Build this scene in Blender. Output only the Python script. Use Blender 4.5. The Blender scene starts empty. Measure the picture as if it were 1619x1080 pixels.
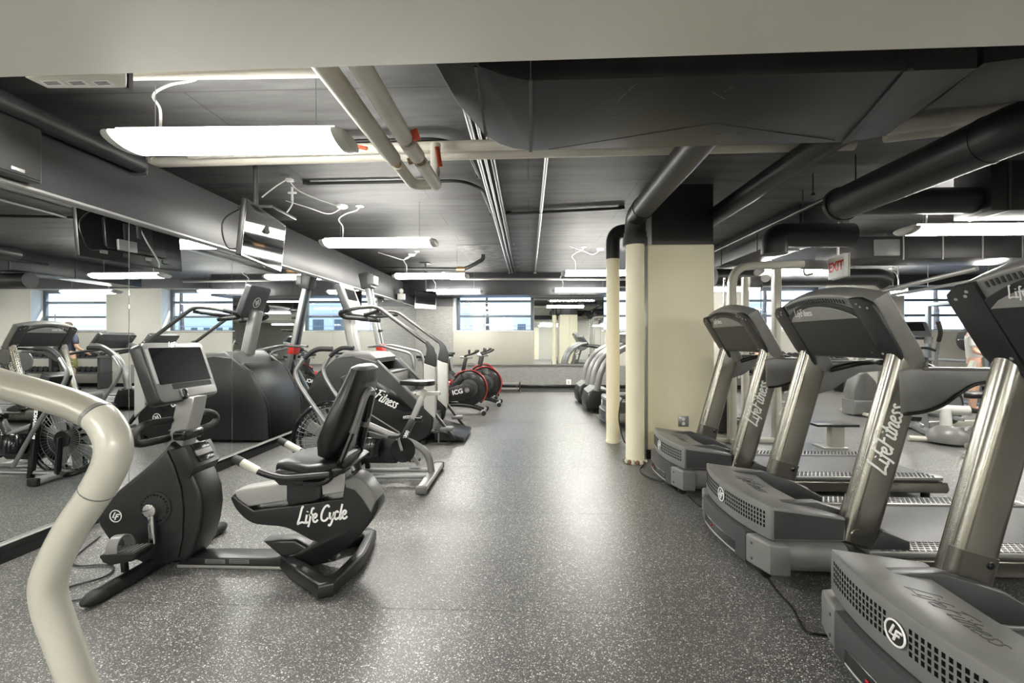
import bpy, bmesh, math, random
from mathutils import Vector, Matrix, noise
random.seed(7)
scene = bpy.context.scene
COL = scene.collection
PI = math.pi

# ---------------------------------------------------------------- camera, world, exposure
H = 1.31                      # eye height
F_PX = 700.0
YAW = math.atan(25.5 / F_PX)  # camera looks a little left of the room's long axis
cam_d = bpy.data.cameras.new('camera')
cam = bpy.data.objects.new('camera', cam_d)
COL.objects.link(cam)
cam_d.sensor_fit = 'HORIZONTAL'
cam_d.sensor_width = 36.0
cam_d.lens = F_PX / 1619.0 * 36.0
cam_d.shift_y = -2.0 / 1619.0
cam_d.clip_start = 0.02
cam_d.clip_end = 500
cam.location = (0, 0, H)
cam.rotation_euler = (PI / 2, 0, YAW)
scene.camera = cam

scene.view_settings.view_transform = 'Standard'
scene.view_settings.look = 'None'
scene.view_settings.gamma = 1.0
scene.view_settings.use_curve_mapping = False
scene.view_settings.exposure = 0.12

LAMP = 74.0                   # radiance of the fluorescent diffusers
world = bpy.data.worlds.new('sky')
scene.world = world
world.use_nodes = True
wt = world.node_tree
for n in list(wt.nodes):
    wt.nodes.remove(n)
w_out = wt.nodes.new('ShaderNodeOutputWorld')
w_bg = wt.nodes.new('ShaderNodeBackground')
w_tc = wt.nodes.new('ShaderNodeTexCoord')
w_sep = wt.nodes.new('ShaderNodeSeparateXYZ')
w_ramp = wt.nodes.new('ShaderNodeValToRGB')
wt.links.new(w_tc.outputs['Generated'], w_sep.inputs[0])
wt.links.new(w_sep.outputs['Z'], w_ramp.inputs['Fac'])
wt.links.new(w_ramp.outputs['Color'], w_bg.inputs['Color'])
wt.links.new(w_bg.outputs['Background'], w_out.inputs['Surface'])
w_ramp.color_ramp.elements[0].position = 0.0
w_ramp.color_ramp.elements[0].color = (0.82, 0.90, 1.0, 1)
w_ramp.color_ramp.elements[1].position = 0.22
w_ramp.color_ramp.elements[1].color = (0.40, 0.60, 0.95, 1)
w_bg.inputs["Strength"].default_value = 2.9

# ---------------------------------------------------------------- pixel -> point helpers (real depth given in metres)
SY, CY = math.sin(YAW), math.cos(YAW)
def ray(u, v):
    a, b = (u - 809.5) / F_PX, (538.0 - v) / F_PX
    return Vector((-SY + a * CY, CY + a * SY, b))
def W(u, v, Y):
    r = ray(u, v); t = Y / r.y
    return Vector((r.x * t, Y, H + r.z * t))
def WX(u, v, X):
    r = ray(u, v); t = X / r.x
    return Vector((X, r.y * t, H + r.z * t))
def WZ(u, v, Z):
    r = ray(u, v); t = (Z - H) / r.z
    return Vector((r.x * t, r.y * t, Z))
def XZ(pts, Y):
    out = []
    for u, v in pts:
        p = W(u, v, Y); out.append((p.x, p.z))
    return out

# ---------------------------------------------------------------- materials
MATS = {}
def nmat(name, col, rough=0.5, metal=0.0, var=0.08, scale=8.0, bump=0.0, bscale=60.0, spec=0.5, rvar=0.0, coat=0.0, stretch=None):
    if name in MATS: return MATS[name]
    m = bpy.data.materials.new(name); m.use_nodes = True
    t = m.node_tree; b = t.nodes['Principled BSDF']
    tc = t.nodes.new('ShaderNodeTexCoord')
    mp = t.nodes.new('ShaderNodeMapping')
    if stretch: mp.inputs['Scale'].default_value = stretch
    nz = t.nodes.new('ShaderNodeTexNoise'); nz.inputs['Scale'].default_value = scale; nz.inputs['Detail'].default_value = 4
    t.links.new(tc.outputs['Object'], mp.inputs['Vector']); t.links.new(mp.outputs['Vector'], nz.inputs['Vector'])
    rp = t.nodes.new('ShaderNodeValToRGB')
    lo = [max(0, c * (1 - var)) for c in col]; hi = [min(1, c * (1 + var)) for c in col]
    rp.color_ramp.elements[0].position = 0.3; rp.color_ramp.elements[1].position = 0.7
    rp.color_ramp.elements[0].color = (*lo, 1); rp.color_ramp.elements[1].color = (*hi, 1)
    t.links.new(nz.outputs['Fac'], rp.inputs['Fac']); t.links.new(rp.outputs['Color'], b.inputs['Base Color'])
    b.inputs['Roughness'].default_value = rough; b.inputs['Metallic'].default_value = metal
    b.inputs['Specular IOR Level'].default_value = spec
    if coat: b.inputs['Coat Weight'].default_value = coat; b.inputs['Coat Roughness'].default_value = 0.08
    if rvar:
        mr = t.nodes.new('ShaderNodeMapRange')
        mr.inputs['To Min'].default_value = max(0.02, rough - rvar); mr.inputs['To Max'].default_value = min(1, rough + rvar)
        t.links.new(nz.outputs['Fac'], mr.inputs['Value']); t.links.new(mr.outputs['Result'], b.inputs['Roughness'])
    if bump:
        n2 = t.nodes.new('ShaderNodeTexNoise'); n2.inputs['Scale'].default_value = bscale; n2.inputs['Detail'].default_value = 3
        t.links.new(mp.outputs['Vector'], n2.inputs['Vector'])
        bp = t.nodes.new('ShaderNodeBump'); bp.inputs['Strength'].default_value = bump; bp.inputs['Distance'].default_value = 0.005
        t.links.new(n2.outputs['Fac'], bp.inputs['Height']); t.links.new(bp.outputs['Normal'], b.inputs['Normal'])
    MATS[name] = m
    return m

M_BLACK   = nmat('black_plastic', (0.0075, 0.0075, 0.008), 0.36, bump=0.05, bscale=300, rvar=0.06)
M_BLACKG  = nmat('gloss_black_plastic', (0.006, 0.006, 0.007), 0.18, rvar=0.05)
M_RUBBER  = nmat('black_rubber', (0.009, 0.009, 0.009), 0.62, bump=0.1, bscale=250)
M_VINYL   = nmat('black_vinyl', (0.007, 0.007, 0.0075), 0.33, bump=0.12, bscale=220, rvar=0.08)
M_CHAR    = nmat('charcoal_plastic', (0.042, 0.043, 0.046), 0.40, bump=0.06, bscale=280, rvar=0.06)
M_DARKP   = nmat('dark_grey_moulding', (0.020, 0.0205, 0.022), 0.36, bump=0.05, bscale=300, rvar=0.05)
M_HOLE    = nmat('hole_shade', (0.003, 0.003, 0.003), 0.9, var=0.0, spec=0.1)
M_SHELL   = nmat('console_shell_grey', (0.19, 0.188, 0.18), 0.36, rvar=0.05)
M_BEZEL   = nmat('bezel_grey', (0.070, 0.070, 0.069), 0.38, rvar=0.05)
M_GREYP   = nmat('grey_plastic', (0.13, 0.13, 0.125), 0.40, bump=0.04, bscale=250, rvar=0.05)
M_MIDGREY = nmat('mid_grey_plastic', (0.160, 0.160, 0.156), 0.36, rvar=0.06)
M_SILVER  = nmat('silver_paint', (0.36, 0.36, 0.348), 0.32, metal=0.35, var=0.04, rvar=0.05)
M_WHITEP  = nmat('white_grey_paint', (0.48, 0.48, 0.455), 0.34, var=0.03, rvar=0.05)
M_PALE    = nmat('pale_warm_grey_paint', (0.44, 0.43, 0.375), 0.28, var=0.04, coat=0.2)
M_STEELU  = nmat('brushed_pewter', (0.27, 0.26, 0.23), 0.24, metal=0.95, var=0.07, scale=3, rvar=0.0, stretch=(2, 2, 0.4))
M_DPEWT   = nmat('dark_steel_tube', (0.14, 0.138, 0.13), 0.34, metal=0.85, var=0.03)
M_MAST    = nmat('grey_mast_paint', (0.24, 0.24, 0.235), 0.3, metal=0.4, var=0.04)
M_CHROME  = nmat('chrome', (0.72, 0.72, 0.72), 0.14, metal=1.0, var=0.04)
M_STEEL   = nmat('zinc_steel', (0.36, 0.37, 0.37), 0.38, metal=0.9, var=0.05, scale=6)
M_RED     = nmat('red_plastic', (0.62, 0.03, 0.02), 0.35)
M_ORANGE  = nmat('orange_red_handle', (0.60, 0.085, 0.03), 0.4)
M_DUCT    = nmat('black_duct_paint', (0.017, 0.017, 0.0185), 0.40, var=0.35, scale=3.5, bump=0.05, bscale=120, rvar=0.06, spec=0.45)
M_CEIL    = None
M_BLKWALL = nmat('black_wall_paint', (0.026, 0.026, 0.030), 0.45, var=0.15, scale=2.5, bump=0.06, bscale=90, rvar=0.08)
M_BEIGE   = nmat('cream_paint', (0.84, 0.78, 0.59), 0.42, var=0.03, scale=2.0, bump=0.03, bscale=90)
M_SOFFIT  = nmat('off_white_paint', (0.69, 0.668, 0.588), 0.55, var=0.02, scale=1.5, bump=0.03, bscale=120)
M_PANEL   = nmat('beige_board', (0.28, 0.27, 0.235), 0.55, var=0.03, scale=2.0)
M_WALLW   = nmat('pale_wall_paint', (0.40, 0.388, 0.348), 0.6, var=0.03, scale=1.3)
M_REVEAL  = nmat('white_reveal_paint', (0.82, 0.84, 0.82), 0.5, var=0.02)
M_INSUL   = nmat('pipe_insulation', (0.62, 0.59, 0.52), 0.6, var=0.05, scale=9, bump=0.08, bscale=40)
M_COPPER  = nmat('brass_fitting', (0.34, 0.20, 0.10), 0.35, metal=0.9, var=0.2)
M_WHITE   = nmat('white_plastic', (0.80, 0.80, 0.78), 0.4, var=0.02)
M_SCREEN  = nmat('dark_screen', (0.004, 0.004, 0.005), 0.05, var=0.0, spec=0.6)
M_FRAME   = nmat('window_frame_grey', (0.115, 0.135, 0.15), 0.42, var=0.05)
M_TRED    = nmat('red_logo', (0.5, 0.02, 0.02), 0.4)
M_LOGO    = nmat('white_print', (0.86, 0.86, 0.84), 0.45, var=0.0)
M_DARKPR  = nmat('dark_print', (0.03, 0.03, 0.03), 0.5, var=0.0)
M_BELT    = nmat('running_belt', (0.052, 0.052, 0.055), 0.45, var=0.15, scale=30, bump=0.08, bscale=300)
M_TREAD   = nmat('silver_tread', (0.33, 0.33, 0.32), 0.35, metal=0.5, var=0.05)
M_FEET    = nmat('dark_grey_rubber', (0.03, 0.03, 0.03), 0.6)
M_SKIN    = nmat('skin', (0.55, 0.33, 0.24), 0.5, var=0.05)
M_NAVY    = nmat('navy_cotton', (0.030, 0.036, 0.060), 0.85, var=0.15, bump=0.2, bscale=120)
M_TEEW    = nmat('pale_cotton', (0.58, 0.57, 0.54), 0.85, var=0.06, bump=0.2, bscale=120)
M_OLIVE   = nmat('olive_cotton', (0.12, 0.12, 0.035), 0.85, var=0.2, bump=0.2, bscale=120)
M_HAIR    = nmat('brown_hair', (0.045, 0.028, 0.018), 0.6, var=0.3, scale=40)
M_YELLOW  = nmat('yellow_sticker', (0.75, 0.66, 0.05), 0.5, var=0.05)
M_TAN     = nmat('tan_upholstery', (0.20, 0.11, 0.06), 0.45, var=0.1)
M_PURPLE  = nmat('plum_upholstery', (0.06, 0.015, 0.03), 0.5)

def emis(name, col, s):
    m = bpy.data.materials.new(name); m.use_nodes = True
    t = m.node_tree; b = t.nodes['Principled BSDF']
    b.inputs['Base Color'].default_value = (0.8, 0.8, 0.8, 1)
    b.inputs['Emission Color'].default_value = (*col, 1); b.inputs['Emission Strength'].default_value = s
    return m
M_DIFF = emis('lit_diffuser', (1.0, 0.975, 0.90), LAMP)

def mirror_mat():
    m = bpy.data.materials.new('silvered_mirror'); m.use_nodes = True
    b = m.node_tree.nodes['Principled BSDF']
    b.inputs['Base Color'].default_value = (0.83, 0.86, 0.86, 1); b.inputs['Metallic'].default_value = 1.0
    b.inputs['Roughness'].default_value = 0.0
    return m
M_MIRROR = mirror_mat()

def glass_mat():
    m = bpy.data.materials.new('window_glass'); m.use_nodes = True
    t = m.node_tree
    for n in list(t.nodes): t.nodes.remove(n)
    o = t.nodes.new('ShaderNodeOutputMaterial'); mx = t.nodes.new('ShaderNodeMixShader')
    tr = t.nodes.new('ShaderNodeBsdfTransparent'); gl = t.nodes.new('ShaderNodeBsdfGlossy')
    tr.inputs['Color'].default_value = (0.93, 0.96, 0.97, 1); gl.inputs['Roughness'].default_value = 0.02
    mx.inputs[0].default_value = 0.05
    t.links.new(tr.outputs[0], mx.inputs[1]); t.links.new(gl.outputs[0], mx.inputs[2])
    t.links.new(mx.outputs[0], o.inputs['Surface'])
    return m
M_GLASS = glass_mat()

def floor_mat():
    m = bpy.data.materials.new('speckled_rubber_flooring'); m.use_nodes = True
    t = m.node_tree; b = t.nodes['Principled BSDF']; L = t.links.new
    tc = t.nodes.new('ShaderNodeTexCoord')
    def fleck(scale, thr, seed):
        mp = t.nodes.new('ShaderNodeMapping'); mp.inputs['Location'].default_value = (seed, seed * 1.7, 0)
        mp.inputs['Scale'].default_value = (1, 1.35, 1); mp.inputs['Rotation'].default_value = (0, 0, seed)
        L(tc.outputs['Object'], mp.inputs['Vector'])
        nz = t.nodes.new('ShaderNodeTexNoise'); nz.inputs['Scale'].default_value = scale * 0.6
        L(mp.outputs['Vector'], nz.inputs['Vector'])
        ad = t.nodes.new('ShaderNodeMixRGB'); ad.blend_type = 'ADD'; ad.inputs['Fac'].default_value = 0.012
        L(mp.outputs['Vector'], ad.inputs[1]); L(nz.outputs['Color'], ad.inputs[2])
        v = t.nodes.new('ShaderNodeTexVoronoi'); v.inputs['Scale'].default_value = scale; v.inputs['Randomness'].default_value = 1.0
        L(ad.outputs['Color'], v.inputs['Vector'])
        sp = t.nodes.new('ShaderNodeSeparateColor'); L(v.outputs['Color'], sp.inputs[0])
        a = t.nodes.new('ShaderNodeMath'); a.operation = 'MULTIPLY'; a.inputs[1].default_value = thr   # speck radius varies per cell
        L(sp.outputs[0], a.inputs[0])
        c = t.nodes.new('ShaderNodeMath'); c.operation = 'LESS_THAN'; L(v.outputs['Distance'], c.inputs[0]); L(a.outputs[0], c.inputs[1])
        return c.outputs[0], sp.outputs[1]
    f1, r1 = fleck(105, 0.44, 0.3)
    f2, r2 = fleck(190, 0.40, 1.9)
    mxv = t.nodes.new('ShaderNodeMath'); mxv.operation = 'MAXIMUM'; L(f1, mxv.inputs[0]); L(f2, mxv.inputs[1])
    big = t.nodes.new('ShaderNodeTexNoise'); big.inputs['Scale'].default_value = 1.2; big.inputs['Detail'].default_value = 5
    L(tc.outputs['Object'], big.inputs['Vector'])
    base = t.nodes.new('ShaderNodeValToRGB')
    base.color_ramp.elements[0].position = 0.3; base.color_ramp.elements[0].color = (0.042, 0.042, 0.043, 1)
    base.color_ramp.elements[1].position = 0.7; base.color_ramp.elements[1].color = (0.074, 0.074, 0.073, 1)
    L(big.outputs['Fac'], base.inputs['Fac'])
    spk = t.nodes.new('ShaderNodeValToRGB')
    spk.color_ramp.elements[0].color = (0.20, 0.20, 0.19, 1); spk.color_ramp.elements[1].color = (0.70, 0.69, 0.64, 1)
    L(r1, spk.inputs['Fac'])
    mix = t.nodes.new('ShaderNodeMixRGB'); L(mxv.outputs[0], mix.inputs['Fac']); L(base.outputs['Color'], mix.inputs[1]); L(spk.outputs['Color'], mix.inputs[2])
    L(mix.outputs['Color'], b.inputs['Base Color'])
    rr = t.nodes.new('ShaderNodeMapRange'); rr.inputs['To Min'].default_value = 0.30; rr.inputs['To Max'].default_value = 0.46
    L(big.outputs['Fac'], rr.inputs['Value']); L(rr.outputs['Result'], b.inputs['Roughness'])
    b.inputs['Specular IOR Level'].default_value = 0.6
    fine = t.nodes.new('ShaderNodeTexNoise'); fine.inputs['Scale'].default_value = 260
    L(tc.outputs['Object'], fine.inputs['Vector'])
    bp = t.nodes.new('ShaderNodeBump'); bp.inputs['Strength'].default_value = 0.18; bp.inputs['Distance'].default_value = 0.002
    L(fine.outputs['Fac'], bp.inputs['Height']); L(bp.outputs['Normal'], b.inputs['Normal'])
    return m
M_FLOOR = floor_mat()

def ceiling_mat():
    m = bpy.data.materials.new('black_painted_concrete'); m.use_nodes = True
    t = m.node_tree; b = t.nodes['Principled BSDF']; L = t.links.new
    tc = t.nodes.new('ShaderNodeTexCoord')
    mp = t.nodes.new('ShaderNodeMapping'); mp.inputs['Scale'].default_value = (0.5, 3.5, 1)
    L(tc.outputs['Object'], mp.inputs['Vector'])
    nz = t.nodes.new('ShaderNodeTexNoise'); nz.inputs['Scale'].default_value = 1.6; nz.inputs['Detail'].default_value = 6; nz.inputs['Roughness'].default_value = 0.65
    L(mp.outputs['Vector'], nz.inputs['Vector'])
    rp = t.nodes.new('ShaderNodeValToRGB')
    rp.color_ramp.elements[0].position = 0.3; rp.color_ramp.elements[0].color = (0.052, 0.052, 0.055, 1)
    rp.color_ramp.elements[1].position = 0.75; rp.color_ramp.elements[1].color = (0.150, 0.150, 0.150, 1)
    L(nz.outputs['Fac'], rp.inputs['Fac'])
    wv = t.nodes.new('ShaderNodeTexBrick'); wv.inputs['Scale'].default_value = 1.0
    wv.inputs['Brick Width'].default_value = 2.4; wv.inputs['Row Height'].default_value = 0.6; wv.inputs['Mortar Size'].default_value = 0.006
    wv.inputs['Color1'].default_value = (1, 1, 1, 1); wv.inputs['Color2'].default_value = (0.86, 0.86, 0.86, 1); wv.inputs['Mortar'].default_value = (0.4, 0.4, 0.4, 1)
    L(tc.outputs['Object'], wv.inputs['Vector'])
    mx = t.nodes.new('ShaderNodeMixRGB'); mx.blend_type = 'MULTIPLY'; mx.inputs['Fac'].default_value = 1
    L(rp.outputs['Color'], mx.inputs[1]); L(wv.outputs['Color'], mx.inputs[2]); L(mx.outputs['Color'], b.inputs['Base Color'])
    b.inputs['Roughness'].default_value = 0.6
    bp = t.nodes.new('ShaderNodeBump'); bp.inputs['Strength'].default_value = 0.25; bp.inputs['Distance'].default_value = 0.01
    L(nz.outputs['Fac'], bp.inputs['Height']); L(bp.outputs['Normal'], b.inputs['Normal'])
    return m
M_CEIL = ceiling_mat()

def wallpaper_mat():
    m = bpy.data.materials.new('grey_textile_wallcovering'); m.use_nodes = True
    t = m.node_tree; b = t.nodes['Principled BSDF']; L = t.links.new
    tc = t.nodes.new('ShaderNodeTexCoord'); mp = t.nodes.new('ShaderNodeMapping'); mp.inputs['Scale'].default_value = (1, 1, 6)
    L(tc.outputs['Object'], mp.inputs['Vector'])
    nz = t.nodes.new('ShaderNodeTexNoise'); nz.inputs['Scale'].default_value = 9; nz.inputs['Detail'].default_value = 7; nz.inputs['Roughness'].default_value = 0.7
    L(mp.outputs['Vector'], nz.inputs['Vector'])
    rp = t.nodes.new('ShaderNodeValToRGB')
    rp.color_ramp.elements[0].position = 0.3; rp.color_ramp.elements[0].color = (0.13, 0.13, 0.125, 1)
    rp.color_ramp.elements[1].position = 0.72; rp.color_ramp.elements[1].color = (0.25, 0.245, 0.23, 1)
    L(nz.outputs['Fac'], rp.inputs['Fac']); L(rp.outputs['Color'], b.inputs['Base Color'])
    b.inputs['Roughness'].default_value = 0.6
    return m
M_PAPER = wallpaper_mat()

# ---------------------------------------------------------------- mesh builder
def fillet(pts, rad, n=5):
    pts = [Vector(p) for p in pts]; out = [pts[0]]
    for i in range(1, len(pts) - 1):
        p, a, b = pts[i], pts[i - 1], pts[i + 1]
        da, db = (a - p), (b - p)
        r = min(rad, da.length * 0.48, db.length * 0.48)
        s, e = p + da.normalized() * r, p + db.normalized() * r
        for k in range(n + 1):
            t = k / n
            out.append((1 - t) ** 2 * s + 2 * t * (1 - t) * p + t * t * e)
    out.append(pts[-1])
    return out
def smooth(pts, n=6, closed=False):
    P = [Vector(p) for p in pts]; out = []; N = len(P)
    rng = range(N if closed else N - 1)
    for i in rng:
        p0 = P[(i - 1) % N] if (closed or i > 0) else P[0] * 2 - P[1]
        p1, p2 = P[i], P[(i + 1) % N]
        p3 = P[(i + 2) % N] if (closed or i + 2 < N) else P[-1] * 2 - P[-2]
        for k in range(n):
            t = k / n
            out.append(0.5 * ((2 * p1) + (p2 - p0) * t + (2 * p0 - 5 * p1 + 4 * p2 - p3) * t * t + (3 * p1 - p0 - 3 * p2 + p3) * t ** 3))
    if not closed: out.append(P[-1])
    return out
def arc2(cx, cy, r, a0, a1, n):
    return [(cx + r * math.cos(a0 + (a1 - a0) * k / n), cy + r * math.sin(a0 + (a1 - a0) * k / n)) for k in range(n + 1)]

class MB:
    def __init__(s): s.v = []; s.f = []; s.sm = []
    def add(s, vs, fs, sm=True, M=None):
        o = len(s.v)
        for p in vs:
            p = Vector(p)
            s.v.append(M @ p if M is not None else p)
        for f in fs:
            s.f.append([i + o for i in f]); s.sm.append(sm)
        return s
    def from_bm(s, bm, sm=True, M=None):
        bm.verts.index_update()
        s.add([v.co.copy() for v in bm.verts], [[v.index for v in f.verts] for f in bm.faces], sm, M); bm.free(); return s
    def box(s, c, d, bev=0.0, seg=2, M=None, taper=None):
        bm = bmesh.new(); bmesh.ops.create_cube(bm, size=1.0)
        for v in bm.verts:
            v.co = Vector((v.co.x * d[0], v.co.y * d[1], v.co.z * d[2]))
            if taper and v.co.z > 0: v.co.x *= taper[0]; v.co.y *= taper[1]
        if bev > 0:
            bmesh.ops.bevel(bm, geom=list(bm.edges), offset=min(bev, 0.49 * min(d)), segments=seg, affect='EDGES', profile=0.5)
        T = Matrix.Translation(Vector(c))
        return s.from_bm(bm, True, (M @ T) if M is not None else T)
    def box2(s, a, b, bev=0.0, seg=2, M=None):
        a, b = Vector(a), Vector(b)
        return s.box((a + b) / 2, [abs(b[i] - a[i]) for i in range(3)], bev, seg, M)
    def obox(s, p, q, w, t, bev=0.0, up=Vector((0, 0, 1)), seg=2):   # box bar from p to q, width w (sideways), thickness t
        p, q = Vector(p), Vector(q); z = (q - p); L = z.length; z.normalize()
        up = Vector(up)
        if abs(z.dot(up)) > 0.98: up = Vector((1, 0, 0))
        x = up.cross(z).normalized(); y = z.cross(x)
        R = Matrix((x, y, z)).transposed().to_4x4(); R.translation = (p + q) / 2
        return s.box((0, 0, 0), (w, t, L), bev, seg, R)
    def cyl(s, p, q, r, r2=None, n=20, caps=True):
        return s.tube([p, q], r, n, radii=[r, r if r2 is None else r2], caps=caps)
    def tube(s, pts, r, n=12, radii=None, caps=True, closed=False, sec=None, up=None):
        P = [Vector(p) for p in pts]; N = len(P)
        tg = []
        for i in range(N):
            if closed: d = P[(i + 1) % N] - P[(i - 1) % N]
            else: d = P[min(i + 1, N - 1)] - P[max(i - 1, 0)]
            tg.append(d.normalized())
        u = Vector(up) if up is not None else (Vector((0, 0, 1)) if abs(tg[0].z) < 0.9 else Vector((1, 0, 0)))
        vs = []
        for i in range(N):
            u = (u - tg[i] * u.dot(tg[i])).normalized(); w = tg[i].cross(u)
            rr = radii[i] if radii else r
            for k in range(n):
                if sec:
                    a, b = sec[k]; vs.append(P[i] + w * a * rr + u * b * rr)
                else:
                    a = 2 * PI * k / n; vs.append(P[i] + (w * math.cos(a) + u * math.sin(a)) * rr)
        fs = []
        for i in range(N if closed else N - 1):
            j = (i + 1) % N
            for k in range(n):
                k2 = (k + 1) % n
                fs.append([i * n + k, i * n + k2, j * n + k2, j * n + k])
        if caps and not closed:
            fs.append([k for k in range(n)][::-1]); fs.append([(N - 1) * n + k for k in range(n)])
        return s.add(vs, fs)
    def prism(s, poly, y0, y1, bev=0.0, seg=2, axis='Y', M=None):
        """polygon in XZ (axis Y), XY (axis Z) or YZ (axis X) pushed from y0 to y1, rims bevelled"""
        bm = bmesh.new()
        def P(a, b, t):
            return Vector((a, t, b)) if axis == 'Y' else (Vector((a, b, t)) if axis == 'Z' else Vector((t, a, b)))
        A = [bm.verts.new(P(a, b, y0)) for a, b in poly]; B = [bm.verts.new(P(a, b, y1)) for a, b in poly]
        n = len(poly)
        bm.faces.new(A); bm.faces.new(B[::-1])
        for i in range(n):
            bm.faces.new([A[i], B[i], B[(i + 1) % n], A[(i + 1) % n]])
        bmesh.ops.recalc_face_normals(bm, faces=bm.faces)
        if bev > 0:
            bm.edges.ensure_lookup_table()
            sA, sB = set(A), set(B)
            es = [e for e in bm.edges if (e.verts[0] in sA and e.verts[1] in sA) or (e.verts[0] in sB and e.verts[1] in sB)]
            bmesh.ops.bevel(bm, geom=es, offset=bev, segments=seg, affect='EDGES', profile=0.5, clamp_overlap=True)
        return s.from_bm(bm, True, M)
    def lathe(s, prof, n=24, M=None, caps=True):
        vs = []; fs = []
        for r, z in prof:
            for k in range(n):
                a = 2 * PI * k / n; vs.append((r * math.cos(a), r * math.sin(a), z))
        for i in range(len(prof) - 1):
            for k in range(n):
                k2 = (k + 1) % n; fs.append([i * n + k, i * n + k2, (i + 1) * n + k2, (i + 1) * n + k])
        if caps:
            fs.append([k for k in range(n)][::-1]); fs.append([(len(prof) - 1) * n + k for k in range(n)])
        return s.add(vs, fs, True, M)
    def ell(s, c, r, nu=16, nv=10, M=None):
        vs = []; fs = []
        for i in range(nv + 1):
            t = PI * i / nv
            for k in range(nu):
                a = 2 * PI * k / nu
                vs.append((c[0] + r[0] * math.sin(t) * math.cos(a), c[1] + r[1] * math.sin(t) * math.sin(a), c[2] + r[2] * math.cos(t)))
        for i in range(nv):
            for k in range(nu):
                k2 = (k + 1) % nu; fs.append([i * nu + k, (i + 1) * nu + k, (i + 1) * nu + k2, i * nu + k2])
        return s.add(vs, fs, True, M)
    def loft(s, secs, caps=True, M=None):
        n = len(secs[0]); vs = [p for sec in secs for p in sec]; fs = []
        for i in range(len(secs) - 1):
            for k in range(n):
                k2 = (k + 1) % n; fs.append([i * n + k, i * n + k2, (i + 1) * n + k2, (i + 1) * n + k])
        if caps:
            fs.append([k for k in range(n)][::-1]); fs.append([(len(secs) - 1) * n + k for k in range(n)])
        return s.add(vs, fs, True, M)
    def quad(s, a, b, c, d): return s.add([a, b, c, d], [[0, 1, 2, 3]], False)

def rrect(w, h, r, n=4):
    pts = []
    for cx, cy, a0 in ((w / 2 - r, h / 2 - r, 0), (-w / 2 + r, h / 2 - r, PI / 2), (-w / 2 + r, -h / 2 + r, PI), (w / 2 - r, -h / 2 + r, 1.5 * PI)):
        pts += [(cx + r * math.cos(a0 + PI / 2 * k / n), cy + r * math.sin(a0 + PI / 2 * k / n)) for k in range(n + 1)]
    return pts
def axisM(origin, z, x=None):
    z = Vector(z).normalized(); x = Vector(x) if x is not None else (Vector((1, 0, 0)) if abs(z.x) < 0.9 else Vector((0, 1, 0)))
    x = (x - z * x.dot(z)).normalized(); y = z.cross(x)
    R = Matrix((x, y, z)).transposed().to_4x4(); R.translation = Vector(origin); return R

def root_loc(o):
    while o.parent: o = o.parent
    return o.location.copy()
def part(name, mb, mat, parent=None, kind=None, label=None, ang=35):
    me = bpy.data.meshes.new(name)
    off = root_loc(parent) if parent is not None else Vector((0, 0, 0))
    me.from_pydata([tuple(p - off) for p in mb.v], [], mb.f)
    me.polygons.foreach_set('use_smooth', mb.sm)
    bm = bmesh.new(); bm.from_mesh(me); bmesh.ops.recalc_face_normals(bm, faces=bm.faces); bm.to_mesh(me); bm.free()
    me.set_sharp_from_angle(angle=math.radians(ang))
    me.materials.append(mat)
    o = bpy.data.objects.new(name, me); COL.objects.link(o)
    if parent is not None: o.parent = parent
    if kind: o['kind'] = kind
    if label: o['label'] = label
    return o
def thing(name, label, cat, loc=(0, 0, 0), group=None, kind=None):
    o = bpy.data.objects.new(name, None); COL.objects.link(o); o.location = loc; o.empty_display_size = 0.1
    o['label'] = label; o['category'] = cat
    if group: o['group'] = group
    if kind: o['kind'] = kind
    return o
def single(name, mb, mat, label, cat, group=None, base=None):
    """a thing that is one mesh; origin moved to base"""
    o = part(name, mb, mat)
    if base is not None:
        b = Vector(base); o.data.transform(Matrix.Translation(-b)); o.location = b
    o['label'] = label; o['category'] = cat
    if group: o['group'] = group
    return o
def struct(name, mb=None, mat=None, parent=None):
    if mb is None:
        o = bpy.data.objects.new(name, None); COL.objects.link(o); o['kind'] = 'structure'; return o
    o = part(name, mb, mat, parent)
    if parent is None: o['kind'] = 'structure'
    return o
KIDS = {}
def dup(root, loc, label=None, rotz=None, group=None):
    r = root.copy(); COL.objects.link(r); r.location = loc
    if rotz is not None: r.rotation_euler = (0, 0, rotz)
    if label: r['label'] = label
    if group: r['group'] = group
    if root.name not in KIDS or True:
        kids = [c for c in bpy.data.objects if c.parent == root]
    for ch in kids:
        c = ch.copy(); COL.objects.link(c); c.parent = r
        for g in [x for x in bpy.data.objects if x.parent == ch]:
            d = g.copy(); COL.objects.link(d); d.parent = c
    return r

TXT = {}
def text_mb(txt, size, M, shear=0.0, bold=0.0, depth=0.0006, spacing=1.0):
    key = (txt, round(size, 4), shear, bold, depth, spacing)
    if key not in TXT:
        cu = bpy.data.curves.new('lettering', 'FONT'); cu.body = txt; cu.size = size; cu.shear = shear; cu.offset = bold; cu.extrude = depth
        cu.align_x = 'CENTER'; cu.align_y = 'CENTER'; cu.resolution_u = 3; cu.space_character = spacing
        ob = bpy.data.objects.new('lettering', cu); COL.objects.link(ob)
        bpy.context.view_layer.update()
        me = bpy.data.meshes.new_from_object(ob.evaluated_get(bpy.context.evaluated_depsgraph_get()))
        TXT[key] = ([v.co.copy() for v in me.vertices], [list(p.vertices) for p in me.polygons])
        bpy.data.objects.remove(ob); bpy.data.curves.remove(cu); bpy.data.meshes.remove(me)
    mb = MB(); mb.add(*TXT[key], False, M); return mb

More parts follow.
